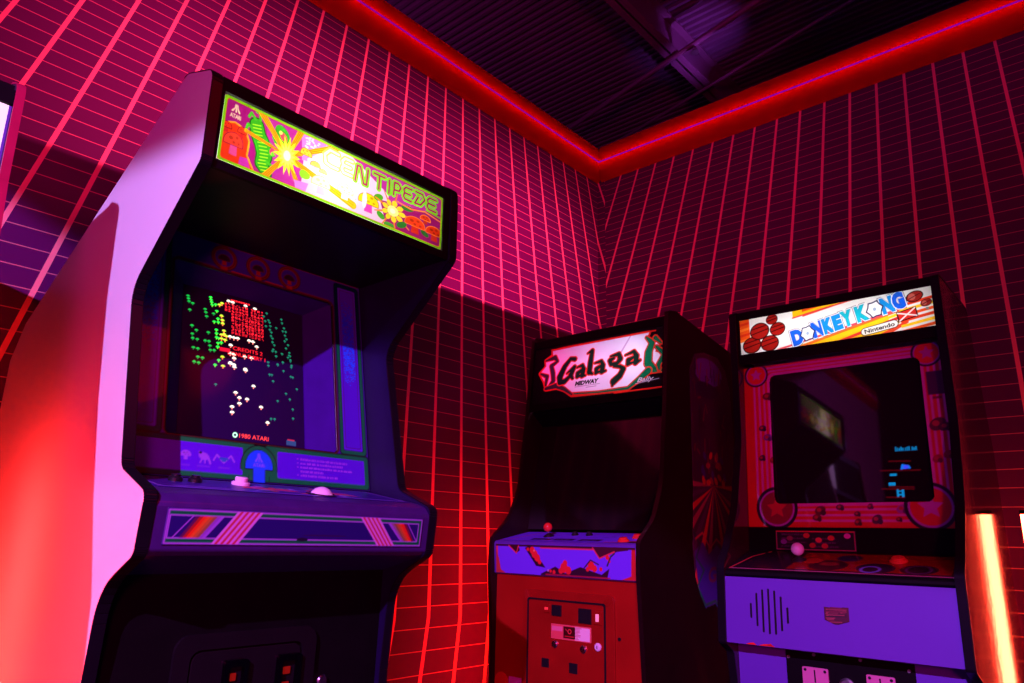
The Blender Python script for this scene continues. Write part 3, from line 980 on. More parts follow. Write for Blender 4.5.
TEAL_DOTS = [(20.73, 35.95), (19.88, 34.89), (20.23, 33.68), (21.14, 34.14), (20.39, 32.31), (21.45, 33.61), (21.62, 32.64), (21.46, 31.59), (21.85, 30.97), (21.73, 29.98), (22.13, 29.37), (22.1, 28.38), (22.58, 27.71), (22.26, 26.45), (22.95, 26.04), (23.05, 24.9), (23.27, 32.57), (24.86, 35.39), (25.03, 34.41), (25.54, 33.12), (25.16, 32.2), (26.03, 32.24), (25.77, 31.15), (26.18, 30.25), (25.64, 29.58), (26.61, 28.76), (25.97, 27.68), (24.76, 25.91), (26.95, 26.74), (26.48, 25.36), (27.15, 25.93), (27.21, 24.56), (27.54, 23.47), (24.93, 23.73), (23.43, 22.68), (20.78, 22.75), (20.85, 21.9), (22.04, 25.97), (23.01, 24.84), (24.72, 25.93), (26.8, 25.99), (27.22, 24.91), (23.43, 22.82), (24.92, 23.64), (25.1, 21.49), (27.44, 23.01), (27.25, 20.46), (27.83, 20.4), (21.16, 19.67), (21.76, 19.72), (22.12, 18.19), (29.03, 17.61), (25.76, 15.78), (23.39, 13.48), (26.87, 14.52), (27.72, 12.16), (27.79, 9.9), (21.66, 8.82), (22.6, 8.9), (8.03, 14.94)]
for dots, c1, c2, k in ((GREEN_DOTS, G2, (6, 120, 50), .7), (LIME_DOTS, G1, (110, 220, 40), .72), (YELLOW_DOTS, YL, (255, 120, 60), .85), (TEAL_DOTS, TE, (6, 90, 75), .62), (WHITE_DOTS, WH, (255, 130, 120), .92)):
    for X, Y in dots:
        mush8(X, Y, c1, c2, k)
# score table, far too small to read
for r_ in range(10):
    for xa, xb, k0 in ((9.9, 15.9, 0), (16.5, 19.4, 0)):
        X = xa + (0 if r_ < 3 or xa > 16 else 1.6)
        while X < xb:
            for u in range(3):
                for v in range(3):
                    if rng.random() < .62:
                        s.rect(X + u * .19, 35.5 - r_ * .82 + v * .2, X + u * .19 + .17, 35.5 - r_ * .82 + v * .2 + .18, RD)
            X += .86
for k in range(8): s.rect(11.4 + k * .62, 36.9, 11.4 + k * .62 + .45, 37.3, (235, 30, 40))
s.rect(8.7, 23.3, 11.1, 24.2, (190, 10, 40))
s.text('CREDITS 2', 11.8, 24.1, 7.5, .9, RD)
s.text('BONUS EVERY 1', 10.6, 22.7, 9.4, .85, RD)
s.ring(12.9, 4.0, .45, .25, (190, 255, 220)); s.text('1980 ATARI', 13.9, 3.5, 7.2, .95, (255, 60, 40), bold=.0)
s.rect(25.9, 3.3, 28.6, 4.4, (24, 50, 90)); s.rect(26.2, 4.4, 28.2, 4.7, (150, 26, 36))
s.build('screen', screen_mat('picture_tube_glow', (0.020, 0.004, 0.055), 2.0, 0.12, 0.15), cab, BF, .1635, .0785, n=-.064, thick=0,
        curve=lambda u, v: .014 * (1 - (2 * u - 1) ** 2) * (1 - .6 * (2 * v - 1) ** 2), label='lit curved game screen with green and red dots')

# control panel
cpp = [(-.350, 1.088), (-.530, 1.058), (-.558, 1.049), (-.571, 1.034), (-.573, 1.026), (-.5655, .956), (-.556, .948), (-.40, .905), (-.350, .98)]
cp = G().prism(fillet(cpp, {1: .02, 2: .02, 3: .012, 5: .01}), a0, a1).build('control_panel', CPMET, cab, 'purple metal control panel')
TF = Face((-.530, 1.0585), (-.352, 1.0880))
s = Sheet(56, 16.5, 3.2, (48, 16, 120))
s.line([(1, 1), (55, 1), (55, 15.8), (1, 15.8)], .35, (150, 110, 215), True)
s.line([(4, 3), (20, 3), (26, 8), (44, 8)], .4, (150, 110, 215))
for k in range(26):
    X = 22 + 20 * rng.random(); Y = 3 + 10 * rng.random()
    s.ell(X, Y, 1.3, .7, [(190, 40, 70), (60, 150, 130), (150, 120, 200), (180, 60, 60)][k % 4], rng.random() * 3)
s.poly([(19, 6), (31, 5), (30, 8), (20, 9)], (190, 50, 70)); s.poly([(34, 7), (45, 4), (44, 8), (35, 10)], (180, 40, 60))
s.build('control_overlay', art_mat('control_print', 0.4), cp, TF, .038, .006, n=.0012, thick=.001)
FF = Face((-.5655, .956), (-.573, 1.026))
s = Sheet(55.6, 6.0, 6.5, (34, 14, 105))
LV = (165, 110, 220)
H6 = 6.0
def strip_para(x0t, x1t, x0b, x1b, c, y0=.95, y1=5.05):
    s.poly([(x0t, y1), (x1t, y1), (x1b, y0), (x0b, y0)], c)
s.line([(.3, .3), (55.3, .3), (55.3, 5.7), (.3, 5.7)], .25, LV, True)
s.rect(.45, 4.95, 55.15, 5.55, (0, 140, 60)); s.rect(.45, .45, 55.15, 1.05, (0, 140, 60)); s.rect(54.4, .45, 55.15, 5.55, (0, 140, 60))
s.line([(.6, 4.85), (54.4, 4.85), (54.4, 1.15), (.6, 1.15)], .18, LV, True)
def fan(sgn, base):
    X = lambda v: base + sgn * v
    for k, c in enumerate(((90, 30, 80), (170, 40, 30), (230, 60, 20), (225, 110, 30), (190, 120, 40), (150, 110, 60), (140, 90, 190), (150, 100, 215))):
        xt, xb = 5.0 + k * .62, 2.6 + k * .56
        strip_para(X(xt), X(xt + .64), X(xb), X(xb + .58), c, 1.2, 4.8)
    s.line([(X(4.5), 4.8), (X(1.5), 1.2)], .18, LV)
fan(1, 0.0)
for k in range(9):
    xt, xb = 12.3 + k * .54, 8.3 + k * .54
    strip_para(xt, xt + .6, xb, xb + .6, [(205, 150, 225), (190, 60, 80)][k % 2], .25, 5.75)
for k, c in enumerate(((150, 100, 215), (140, 110, 150), (140, 110, 60), (185, 110, 40), (225, 90, 30), (230, 40, 20), (120, 20, 50))):
    strip_para(46.0 + k * .70, 46.72 + k * .70, 49.8 + k * .52, 50.34 + k * .52, c, 1.2, 4.8)
s.line([(51.4, 4.8), (54.3, 1.2)], .18, LV)
for k in range(9):
    xt, xb = 38.8 + k * .53, 43.8 + k * .49
    strip_para(xt, xt + .58, xb, xb + .58, [(205, 150, 225), (190, 60, 80)][k % 2], .25, 5.75)
s.ell(26, 1.2, 1.2, .35, (30, 14, 50)); s.ell(31, 2.0, 5, .14, (50, 15, 70))
s.build('front_decal', art_mat('front_decal_print', 0.4), cp, FF, .0400, .009, n=.0012, thick=.001)
ax = TF.axis()
p = TF(.387, .040, .001)
G().lathe(p, ax, [(.032, 0), (.032, .002), (.027, .003), (.027, .0)]).build('trackball_ring', BLACKPL, cp, smooth=False)
G().ball(p - ax * .010, .0262, ax, -5, 90).build('trackball', WHITEPL, cp, 'white trackball', smooth=True)
p = TF(.247, .118, .001)
b = G().lathe(p, ax, [(.018, 0), (.018, .005), (.0155, .007), (.0155, .004)]).build('fire_button', WHITEPL, cp, 'white fire button')
G().lathe(p, ax, [(.0125, .003), (.0125, .014), (.011, .016), (0, .0165)]).build('button_cap', WHITEPL, b)
for aa in (.112, .150):
    p = TF(aa, .110, .001)
    b = G().lathe(p, ax, [(.013, 0), (.013, .006), (.010, .009)]).build('start_button', BLACKPL, cp, 'dark start button')
    G().lathe(p, ax, [(.0085, .008), (.0085, .013), (0, .0135)]).build('button_cap', BLACKPL, b)

# lower front and coin door
G().prism([(-.425, .915), (-.405, .925), (-.385, 0.04), (-.405, 0.04)], a0, a1).build('lower_front_panel', BLK, cab)
LF = Face((-.4075, .04), (-.4262, .90))
op = rrect_pts(.150, .36, .446, .766, .03)
ip = rrect_pts(.180, .39, .416, .738, .02)
frm = fframe(G(), LF, op, ip, 0.0, .008).build('coin_door_frame', BLKG, cab)
door = fpoly(G(), LF, rrect_pts(.184, .394, .412, .734, .018), .001, .006).build('coin_door', BLKG, cab, bevel=.0015)
for x0, x1 in ((.246, .300), (.358, .416)):
    fframe(G(), LF, rrect_pts(x0, .60, x1 - .006, .716, .006), rrect_pts(x0 + .009, .612, x1 - .015, .704, .004), .006, .016).build('coin_slot_frame', mat('dark_chrome', (0.06, 0.04, 0.10), 0.2, 1.0), door)
    fbox(G(), LF, x0 + .016, x1 - .026, .678, .692, .0062, .010).build('lit_coin_return', SLOTLIT, door, 'red lit coin reject button', bevel=.002)
    fbox(G(), LF, x0 + .016, x1 - .026, .652, .664, .0062, .009).build('lit_coin_return', SLOTLIT, door, 'red lit coin reject button', bevel=.002)
G().lathe(LF(.470, .655, 0), LF.axis(), [(.012, 0), (.012, .006), (.009, .009), (0, .009)]).build('lock', CHROME, cab)

# ------------------------------------------------------------------ middle cabinet in the corner
W = 0.61
ORG[:] = [0.305, 1.85]
gal = thing('arcade_cabinet', (1.85, 0.0018 - 0.305, 0), -math.pi / 2,
            'dark arcade cabinet in the corner, white and green marquee, red joystick and blue control panel', 'arcade cabinet', 'upright arcade cabinets')
prof = fillet([(2.26, 0), (2.26, 1.60), (2.19, 1.692), (1.70, 1.768), (1.640, 1.757), (1.606, 1.44), (1.566, 1.16), (1.512, 1.055), (1.424, .985), (1.420, .895), (1.440, .60), (1.440, 0)],
              {2: .04, 3: .03, 4: .012, 5: .3, 6: .25, 7: .12, 8: .025, 9: .02}, n=8)
fr0 = next(i for i, p in enumerate(prof) if p[1] > 1.72)
DKRED = mat('dark_maroon_laminate', (0.014, 0.003, 0.005), 0.4, spec=0.25, vary=0.3)
for a0, a1 in ((0, .013), (W - .013, W)):
    sp = G().prism(prof, a0, a1).build('side_panel', DKRED, gal)
    G().band(prof[fr0:], .0025, a0 - .001, a1 + .001).build('t_moulding', mat('maroon_t_moulding', (0.012, 0.002, 0.004), 0.3, spec=0.35), sp)
    if a0:
        # printed side art on the right panel
        s = Sheet(38, 90, 3.0, (24, 8, 22))
        H_ = 90
        shape = [(4, 82), (8, 88), (15, 90), (26, 90), (32, 86), (35, 78), (36, 60), (36, 20), (34, 8), (28, 6), (25, 2), (19, 0), (15, 3), (8, 2), (5, 6), (2, 12), (1, 22), (3, 40)]
        s.poly(shape, (44, 10, 40))
        s.ell(18, 83, 11, 5, (70, 30, 120)); s.ell(16, 76, 9, 3, (28, 10, 40))
        for k in range(70):
            X, Y = 5 + 28 * rng.random(), 45 + 40 * rng.random()
            s.line([(X, Y), (X + 4 * rng.random() - 2, Y + 7 * rng.random())], .7, [(60, 14, 40), (30, 8, 50), (90, 16, 40), (26, 8, 26)][k % 4])
        for k in range(15):
            q = math.pi + k * math.pi / 14
            s.poly([(18, 42), (18 + 40 * math.cos(q - .06), 42 + 40 * math.sin(q - .06)), (18 + 40 * math.cos(q + .06), 42 + 40 * math.sin(q + .06))], [(125, 24, 60), (60, 12, 60), (160, 30, 30)][k % 3])
        for k in range(22):
            s.ell(9 + 18 * rng.random(), 42 + 11 * rng.random(), 1.6, 1.0, [(120, 30, 40), (160, 50, 30), (50, 20, 90)][k % 3], rng.random() * 3)
        s.poly([(2, 20), (8, 23), (12, 19), (18, 22), (26, 18), (34, 21), (34, 7), (27, 6), (24, 2), (19, 0), (15, 3), (8, 2), (4, 8)], (58, 22, 110))
        s.line([(2, 26), (6, 22), (3, 18), (8, 14), (3, 9), (8, 3), (15, 4), (19, 1), (24, 3), (27, 7), (34, 8)], .9, (20, 90, 50))
        s.line([(3, 24), (8, 26), (13, 21), (18, 24), (26, 20), (34, 22)], .7, (150, 30, 50))
        s.text('Galaga', 11, 8.5, 22, 6.5, (110, 20, 50), bold=.03, italic=.3)
        s.img = np.clip(s.img * 2.2, 0, 1)
        s.hole([(-1, -1), (39, -1), (39, 91), (-1, 91), (-1, -1)] + shape + [shape[0]])
        sf = Face((0, .76), (0, 1.66))
        me_o = s.build('side_art', art_mat('side_art_print', 0.4), sp, sf, 0, 0, thick=.0006)
        # stand the sheet on the outer face of the right panel (turned a quarter)
        for v in me_o.data.vertices:
            a_, z_ = v.co.x + ORG[0], v.co.z
            dep = v.co.y + ORG[1]
            v.co = (W + .0006 - dep - ORG[0], 1.735 + a_ - ORG[1], z_)
a0, a1 = .0135, W - .0135
G().prism([(2.24, .05), (2.258, .05), (2.258, 1.595), (2.18, 1.68), (1.70, 1.757), (1.660, 1.750), (1.660, 1.738), (2.17, 1.66), (2.24, 1.58)], a0, a1).build('back_and_top', DKRED, gal)
MF = Face((1.6135, 1.478), (1.6385, 1.722))
g = G()
fbox(g, MF, a0, a1, .231, .262, -.006, .004); fbox(g, MF, a0, a1, -.022, .006, -.006, .004)
fbox(g, MF, a0, .0205, .006, .231, -.006, .003); fbox(g, MF, .5905, a1, .006, .231, -.006, .003)
g.build('marquee_retainer', BLK, gal, 'black marquee frame', bevel=.001)
g = G()
g.prism([(1.76, 1.47), (1.77, 1.47), (1.77, 1.735), (1.76, 1.735)], a0, a1).prism([(1.64, 1.462), (1.77, 1.462), (1.77, 1.467), (1.64, 1.467)], a0, a1)
g.build('light_box', LIGHTBOX, gal)
s = Sheet(57.2, 23.2, 6.5, (10, 4, 10))
def P(a, z): return ((a - .0195) * 100, (z - 1.485) / MF.t[1] * 100)
LILAC = (222, 205, 232)
white = [(.107, 1.690), (.20, 1.692), (.535, 1.692), (.522, 1.668), (.555, 1.660), (.575, 1.640), (.560, 1.618), (.595, 1.602), (.572, 1.575), (.578, 1.548), (.535, 1.545), (.49, 1.522), (.456, 1.496), (.212, 1.502), (.178, 1.525), (.14, 1.540), (.088, 1.538), (.075, 1.572), (.051, 1.606), (.080, 1.632), (.075, 1.655), (.11, 1.672)]
wp = [P(*q) for q in white]
s.line(wp, 1.5, (200, 30, 24), True)
s.poly(wp, LILAC)
s.line([P(.10, 1.695), P(.56, 1.695)], .5, (210, 30, 24))
s.line([P(.40, 1.489), P(.59, 1.489)], .5, (210, 30, 24))
GRE, GDK = (0, 92, 60), (14, 40, 30)
def curl(pts, wds):
    q = [P(*p) for p in pts]
    s.line(q, [w_ + .9 for w_ in wds], (200, 34, 24)); s.line(q, wds, GRE)
curl([(.525, 1.675), (.548, 1.652), (.535, 1.62), (.533, 1.58), (.555, 1.555), (.59, 1.548)], [.8, 2.0, 2.7, 2.9, 2.4, 1.0])
curl([(.56, 1.668), (.585, 1.645)], [1.6, .5])
curl([(.565, 1.635), (.598, 1.603), (.575, 1.57), (.578, 1.552)], [1.0, 1.7, 1.5, .8])
curl([(.535, 1.552), (.50, 1.527), (.455, 1.500), (.33, 1.500), (.215, 1.507)], [2.4, 1.7, .9, .6, .6])
for (pts, wds) in (([(.075, 1.655), (.12, 1.662), (.135, 1.645), (.105, 1.63), (.115, 1.60), (.12, 1.57), (.10, 1.55)], [.5, 1.8, .8, 1.6, 1.9, 1.7, .8]),
                   ([(.055, 1.605), (.088, 1.590), (.083, 1.555)], [.6, 1.5, .9]), ([(.085, 1.542), (.135, 1.548), (.175, 1.530), (.212, 1.505)], [1.2, 2.0, 1.4, .7])):
    q = [P(*p) for p in pts]
    s.line(q, [w_ + .8 for w_ in wds], (190, 30, 30)); s.line(q, wds, (46, 40, 48))
s.poly([P(.40, 1.612), P(.455, 1.692), P(.462, 1.692), P(.41, 1.612)], (190, 150, 195))
# brush lettering, tapered strokes
LET = [  # G a l a g a
    [[(.222, 1.652), (.200, 1.657), (.172, 1.625), (.150, 1.580), (.152, 1.556), (.175, 1.556), (.212, 1.585)], [1.6, 1.3, 2.0, 2.6, 2.2, 1.9, 1.0]],
    [[(.185, 1.592), (.222, 1.616), (.205, 1.582), (.215, 1.566)], [.5, 1.5, 2.0, 1.0]],
    [[(.235, 1.612), (.262, 1.618), (.268, 1.598), (.262, 1.572), (.278, 1.570)], [.6, 1.2, 1.9, 1.9, .7]],
    [[(.262, 1.598), (.240, 1.584), (.238, 1.570), (.258, 1.574)], [1.0, 1.7, 1.4, .7]],
    [[(.284, 1.668), (.306, 1.676), (.300, 1.628), (.296, 1.582), (.312, 1.572)], [.5, 1.5, 2.1, 2.1, .8]],
    [[(.322, 1.618), (.352, 1.622), (.360, 1.602), (.356, 1.576), (.374, 1.576)], [.6, 1.2, 1.9, 1.9, .7]],
    [[(.352, 1.602), (.330, 1.590), (.328, 1.574), (.350, 1.578)], [1.0, 1.7, 1.4, .7]],
    [[(.395, 1.636), (.432, 1.640), (.440, 1.618), (.425, 1.600), (.398, 1.600), (.392, 1.618), (.410, 1.626)], [.6, 1.5, 1.9, 1.4, 1.4, 1.7, 1.0]],
    [[(.438, 1.612), (.412, 1.590), (.440, 1.585), (.455, 1.572), (.440, 1.545), (.412, 1.524), (.408, 1.508)], [1.1, .9, 1.3, 1.9, 2.2, 2.4, .8]],
    [[(.462, 1.630), (.500, 1.640), (.512, 1.618), (.508, 1.592), (.528, 1.598)], [.6, 1.3, 2.0, 2.0, .8]],
    [[(.500, 1.616), (.476, 1.606), (.474, 1.590), (.498, 1.594)], [1.0, 1.8, 1.5, .7]],
]
for extra, colr in ((.85, (205, 34, 30)), (0, (10, 34, 28))):
    for pts, wds in LET:
        s.line([P(.15 + (p[0] - .15) * .93, 1.597 + (p[1] - 1.60) * .86) for p in pts], [w_ + extra for w_ in wds], colr)
X, Y = P(.205, 1.556); s.text('by', X, Y + .5, 1.5, .9, (20, 14, 20), bold=.02)
X, Y = P(.223, 1.5355); s.text('MIDWAY', X, Y, 10.8, 1.75, (16, 10, 16), bold=.06, italic=.2)
s.line([P(.224, 1.532), P(.335, 1.532)], .14, (60, 50, 60)); s.line([P(.275, 1.525), P(.32, 1.525)], .2, (120, 100, 120))
X, Y = P(.492, 1.512); s.text('Bally', X, Y, 6.6, 2.0, (200, 175, 205), bold=.012, italic=.35)
s.line([P(.485, 1.512), P(.578, 1.520)], .16, (180, 150, 190))
s.build('marquee', art_mat('dim_marquee_print', 0.35, translucent=0.7), gal, MF, .0195, .007, thick=0, label='white and green marquee sign')
bulb_l = lambda p_, e_, c_, r_=.03: bulb(p_, e_, c_, r_)
for a_, e_, c_ in ((.11, .55, (1, .04, .36)), (.31, .34, (.98, .60, 1)), (.48, .62, (.84, .86, 1))):  # left bulb tinted magenta in place of pink room light on the sign
    bulb((1.725, .0018 - a_, 1.60), e_, c_, .03)
# speaker board under the marquee, recessed glass
G().prism([(1.640, 1.452), (1.628, 1.455), (1.700, 1.405), (1.712, 1.405)], a0, a1).build('speaker_panel', BLK, gal)
GF = Face((1.612, 1.022), (1.690, 1.408))
G().prism([(1.612, 1.022), (1.690, 1.408), (1.700, 1.408), (1.622, 1.018)], a0, a1).build('screen_glass', mat('dark_screen_glass', (0.012, 0.004, 0.006), 0.09), gal, 'dark unlit screen glass')
# control panel
cpp = [(1.612, 1.012), (1.470, .985), (1.440, .979), (1.432, .971), (1.438, .873), (1.446, .869), (1.612, .92)]
cp = G().prism(fillet(cpp, {2: .012, 3: .01}), a0, a1).build('control_panel', mat('blue_panel_metal', (0.10, 0.03, 0.32), 0.4), gal, 'blue-violet control panel with red beetle art')
TF = Face((1.4425, .9800), (1.608, 1.0115))
s = Sheet(56.6, 16.8, 3.6, (116, 62, 240))
s.line([(.5, .4), (56, .4)], .7, (40, 10, 30)); s.line([(.4, .4), (3.4, 3.0), (8, 16)], .5, (200, 50, 70)); s.line([(56.2, 0), (55.8, 16.6)], .5, (200, 40, 60))
for x0 in (12.5, 22.0, 32.5):
    s.rect(x0, 2.0, x0 + 8.6, 5.0, (16, 8, 26)); greeked(s, x0 + 1.6, 2.9, 5, 1.2, (110, 80, 190))
for k in range(18):
    s.ell(10 + 40 * rng.random(), 7 + 8 * rng.random(), 1.1, .3, (70, 40, 190))
s.poly([(46, .4), (56, .4), (56, 5), (51, 2.2)], (60, 16, 40)); s.line([(44, .8), (50, 2.0), (56, 4.6)], .6, (205, 50, 70))
PR = art_mat('panel_print', 0.4)
s.build('control_overlay', PR, cp, TF, .022, .001, n=.0008, thick=.0008)
FF = Face((1.4378, .874), (1.4322, .970))
s = Sheet(56.6, 9.6, 5.5, (116, 62, 240))
CHK = 7.8 / 9.6
_px = s.px
s.px = lambda pts: _px(np.asarray(pts, float).reshape(-1, 2) * np.array([1, 1 / CHK]))
s.line([(.5, .1), (.5, 7.6)], .9, (215, 60, 60)); s.poly([(0, 0), (4.6, 0), (2.2, .9), (1.4, 4), (0, 6)], (190, 60, 50)); s.poly([(56.6, 0), (51, 0), (54.6, 1.0), (55.2, 7.8), (56.6, 7.8)], (205, 40, 40))
s.rect(0, 7.2, 56.6, 7.8, (60, 16, 40)); s.line([(20, 7.0), (45, 7.0)], .5, (215, 60, 90))
s.poly([(6, 7.6), (9.4, 5.4), (11, 6.2), (10.2, 7.7)], (60, 16, 30)); s.line([(6, 7.4), (9.4, 5.4), (10.4, 7.4)], .4, (220, 60, 70))
s.poly([(40.6, 7.7), (43.4, 4.8), (50, 6.6), (54, 7.0), (54, 7.7)], (70, 16, 40)); s.line([(41, 7.4), (43.4, 4.9), (49, 6.6)], .45, (220, 60, 80))
def beetle(x, y, k):
    s.poly([(x - 4 * k, y + 2.2 * k), (x - 1.6 * k, y + 2.8 * k), (x + 2.6 * k, y - .6 * k), (x + 5.2 * k, y - 3 * k), (x + 1 * k, y - 2.6 * k)], (44, 14, 34))
    for u, v, r in ((-.6, 1.6, 1.2), (.4, .6, 1.4), (1.6, -.4, 1.3), (2.6, -1.5, .8), (-2.6, 1.8, .6)):
        s.ell(x + u * k, y + v * k, r * k, r * k * .8, (235, 40, 44))
    s.ell(x + .2 * k, y + 1.5 * k, .4 * k, .3 * k, (250, 150, 110)); s.ell(x - 1.0 * k, y + .2 * k, .3 * k, .3 * k, (60, 90, 70))
beetle(17, 4.8, .95)
s.poly([(20, .4), (26, 2.4), (30, .8), (36, 2.6), (44, 1.0), (47, 2.6), (46, 0), (20, 0)], (50, 14, 40))
for u, v, r in ((29.5, 2.2, 1.5), (31.2, 1.6, 1.2), (30, 3.4, .9), (28.2, 1.4, .9), (40.2, 3.0, 1.3), (41.4, 2.4, 1.0), (38.8, 2.2, .7), (43.8, 2.3, .6), (46.4, 5.2, .7), (47, 4.3, .5), (24, 1.2, .5), (25.4, 1.0, .6)):
    s.ell(u, v, r, r * .85, (232, 38, 44))
s.line([(46.2, 3.2), (47.6, 5.4), (49, 6.2)], .5, (40, 60, 40)); s.line([(37, 2), (40, 4.4), (43, 3.4)], .4, (50, 40, 40)); s.ell(23, 1.3, .4, .3, (190, 150, 200))
s.line([(22, .3), (47, .25)], .4, (170, 30, 60))
s.build('front_decal', PR, cp, FF, .022, -.0005, n=.0008, thick=.0008)
def joystick(parent, F, a, v, height, br, ballm, lbl):
    ax = F.axis()
    p = F(a, v, .001)
    j = G().lathe(p, ax, [(.019, 0), (.019, .002), (.012, .006), (.006, .010)]).build('joystick', BLACKPL, parent, lbl)
    G().cyl(p + ax * .005, ax, .0045, height).build('shaft', CHROME, j, smooth=True)
    G().ball(p + ax * (height + br * .6), br, ax).build('ball_knob', ballm, j, smooth=True)
def button(parent, F, a, v, r, m, lbl):
    ax = F.axis(); p = F(a, v, .001)
    b = G().lathe(p, ax, [(r * 1.35, 0), (r * 1.35, .003), (r * 1.1, .006), (r * 1.0, .006)]).build('button', m, parent, lbl)
    G().lathe(p, ax, [(r, .003), (r, .010), (r * .85, .012), (0, .0125)]).build('button_cap', m, b)
joystick(cp, TF, .182, .085, .022, .0155, REDPL, 'joystick with red ball')
button(cp, TF, .520, .030, .0135, REDPL, 'red fire button')
button(cp, TF, .535, .090, .0135, REDPL, 'red fire button')
button(cp, TF, .330, .118, .009, BLACKPL, 'dark start button'); button(cp, TF, .270, .118, .009, BLACKPL, 'dark start button')
# front and coin door
G().prism([(1.452, .872), (1.466, .872), (1.466, .04), (1.452, .04)], a0, a1).build('front_panel', mat('maroon_front', (0.34, 0.008, 0.004), 0.4, spec=0.3, vary=0.35, scale=5), gal, 'dark red front panel')
LF = Face((1.452, .10), (1.452, .886))
Z = lambda z: z - .10
MET = mat('maroon_door_metal', (0.36, 0.010, 0.006), 0.35, 0.2, spec=0.3, vary=0.3, scale=10)
fframe(G(), LF, rrect_pts(.138, Z(.36), .500, Z(.826), .02), rrect_pts(.160, Z(.38), .468, Z(.800), .008), 0, .007).build('coin_door_frame', MET, gal, 'coin door frame', bevel=.002)
door = fpoly(G(), LF, rrect_pts(.163, Z(.383), .463, Z(.796), .006), .0005, .005).build('coin_door', MET, gal, bevel=.001)
fframe(G(), LF, rrect_pts(.1585, Z(.378), .4695, Z(.8015), .008), rrect_pts(.1632, Z(.3832), .4628, Z(.7958), .006), .0002, .0078).build('door_gap_ring', BLACKPL, gal, 'black door gap')  # black ring standing in for the shaded gap round the door
def dbox(nm, x0, x1, z0, z1, n1, m, lbl=None, par=None):
    return fbox(G(), LF, x0, x1, Z(z0), Z(z1), .005, n1).build(nm, m, par or door, lbl, bevel=.0008)
dbox('coin_slot', .262, .300, .752, .785, .010, BLACKPL, 'dark coin entry'); dbox('coin_slot', .368, .416, .738, .782, .010, BLACKPL, 'dark coin entry')
dbox('coin_reject_button', .424, .456, .740, .778, .010, MET); dbox('lit_insert', .434, .446, .748, .770, .0112, mat('pale_lit_plastic', (0.9, 0.5, 0.5), 0.4, emit=(1, .25, .3), estr=.5), 'pale lit insert')
dbox('coin_reject_button', .226, .254, .760, .786, .010, MET); dbox('lit_insert', .234, .248, .768, .776, .0112, mat('red_lit_plastic', (0.8, 0.05, 0.05), 0.4, emit=(1, .03, .04), estr=.5), 'red lit insert')
s = Sheet(15.6, 4.4, 10, (245, 140, 140))
s.rect(0, 0, 15.6, 4.4, (235, 90, 90)); s.rect(9.4, .3, 15.2, 4.1, (255, 235, 225)); s.rect(.4, 2.4, 4.6, 3.8, (240, 130, 150))
s.rect(5.0, .5, 9.6, 4.0, (70, 10, 14)); s.ring(7.4, 2.6, .6, .3, (235, 60, 60)); s.line([(5.6, 1.1), (9.0, 1.1)], .3, (200, 40, 40)); s.line([(5.8, 3.2), (6.6, 2.6)], .3, (200, 60, 60))
for k in range(9): s.line([(9.6, .6 + k * .4), (10.6 + 1.5 * rng.random(), .6 + k * .4)], .14, (210, 60, 60))
s.build('price_plate', art_mat('price_plate_print', 0.3), door, LF, .258, Z(.684), n=.0062, thick=.0012, label='pale label plate with dark square')
for a_, z_, m in ((.274, .668, CHROME), (.385, .664, CHROME), (.440, .676, WHITEPL)):
    k = G().lathe(LF(a_, Z(z_), .005), LF.axis(), [(.012, 0), (.012, .004), (.009, .007), (0, .0075)]).build('lock', m, door)
    fbox(G(), LF, a_ - .0012, a_ + .0012, Z(z_) - .005, Z(z_) + .005, .0124, .0130).build('keyway', BLACKPL, k)
dbox('coin_return', .220, .250, .595, .622, .0065, BLACKPL, 'dark coin return flap'); dbox('coin_return', .330, .362, .590, .620, .0065, BLACKPL, 'dark coin return flap')
G().cyl(LF(.514, Z(.705), 0), LF.axis(), .005, .003).build('bolt', BLACKPL, gal)
fpoly(G(), LF, [(.045 + .030 * math.cos(q), Z(.528) + .030 * math.sin(q)) for q in np.linspace(0, 2 * math.pi, 24, endpoint=False)], 0, .002).build('sticker', REDPL, gal, 'red round sticker')
fpoly(G(), LF, [(.078, Z(.50)), (.150, Z(.50)), (.150, Z(.549)), (.078, Z(.549))], 0, .0016).build('sticker', mat('lilac_sticker', (.75, .4, .8), .4), gal, 'lilac paper sticker')

# ------------------------------------------------------------------ right cabinet
Y0 = -0.812
ORG[:] = [0.305, 1.80]
dk = thing('arcade_cabinet', (1.80, Y0 - 0.305, 0), -math.pi / 2,
           'blue arcade cabinet at right, white marquee with blue lettering and orange striped screen border', 'arcade cabinet', 'upright arcade cabinets')
prof = fillet([(2.145, 0), (2.145, 1.27), (2.035, 1.705), (1.676, 1.716), (1.668, 1.30), (1.608, 1.085), (1.540, .975), (1.500, .930), (1.490, .725), (1.535, .700), (1.548, .62), (1.548, 0)],
              {2: .03, 3: .012, 4: .3, 5: .2, 6: .1, 7: .03, 8: .008, 9: .02, 10: .1}, n=7)
fr0 = next(i for i, p in enumerate(prof) if p[1] > 1.68)
SIDEM = mat('dark_scratched_laminate', (0.030, 0.004, 0.010), 0.085, vary=0.5, scale=30, bump=0.12)
for a0, a1 in ((0, .02), (W - .02, W)):
    sp = G().prism(prof, a0, a1).build('side_panel', SIDEM, dk, 'dark glossy scuffed side panel')
    G().band(prof[fr0:], .0025, a0 - .001, a1 + .001).build('t_moulding', TMOLD, sp)
a0, a1 = .0205, W - .0205
BLUELAM = mat('blue_laminate', (0.12, 0.035, 0.42), 0.42, vary=0.06, scale=8)
G().prism([(2.125, .05), (2.143, .05), (2.143, 1.27), (2.035, 1.70), (1.70, 1.712), (1.70, 1.700), (2.02, 1.69), (2.125, 1.26)], a0, a1).build('back_and_top', BLK, dk)
MF = Face((1.6875, 1.572), (1.6865, 1.692))
g = G()
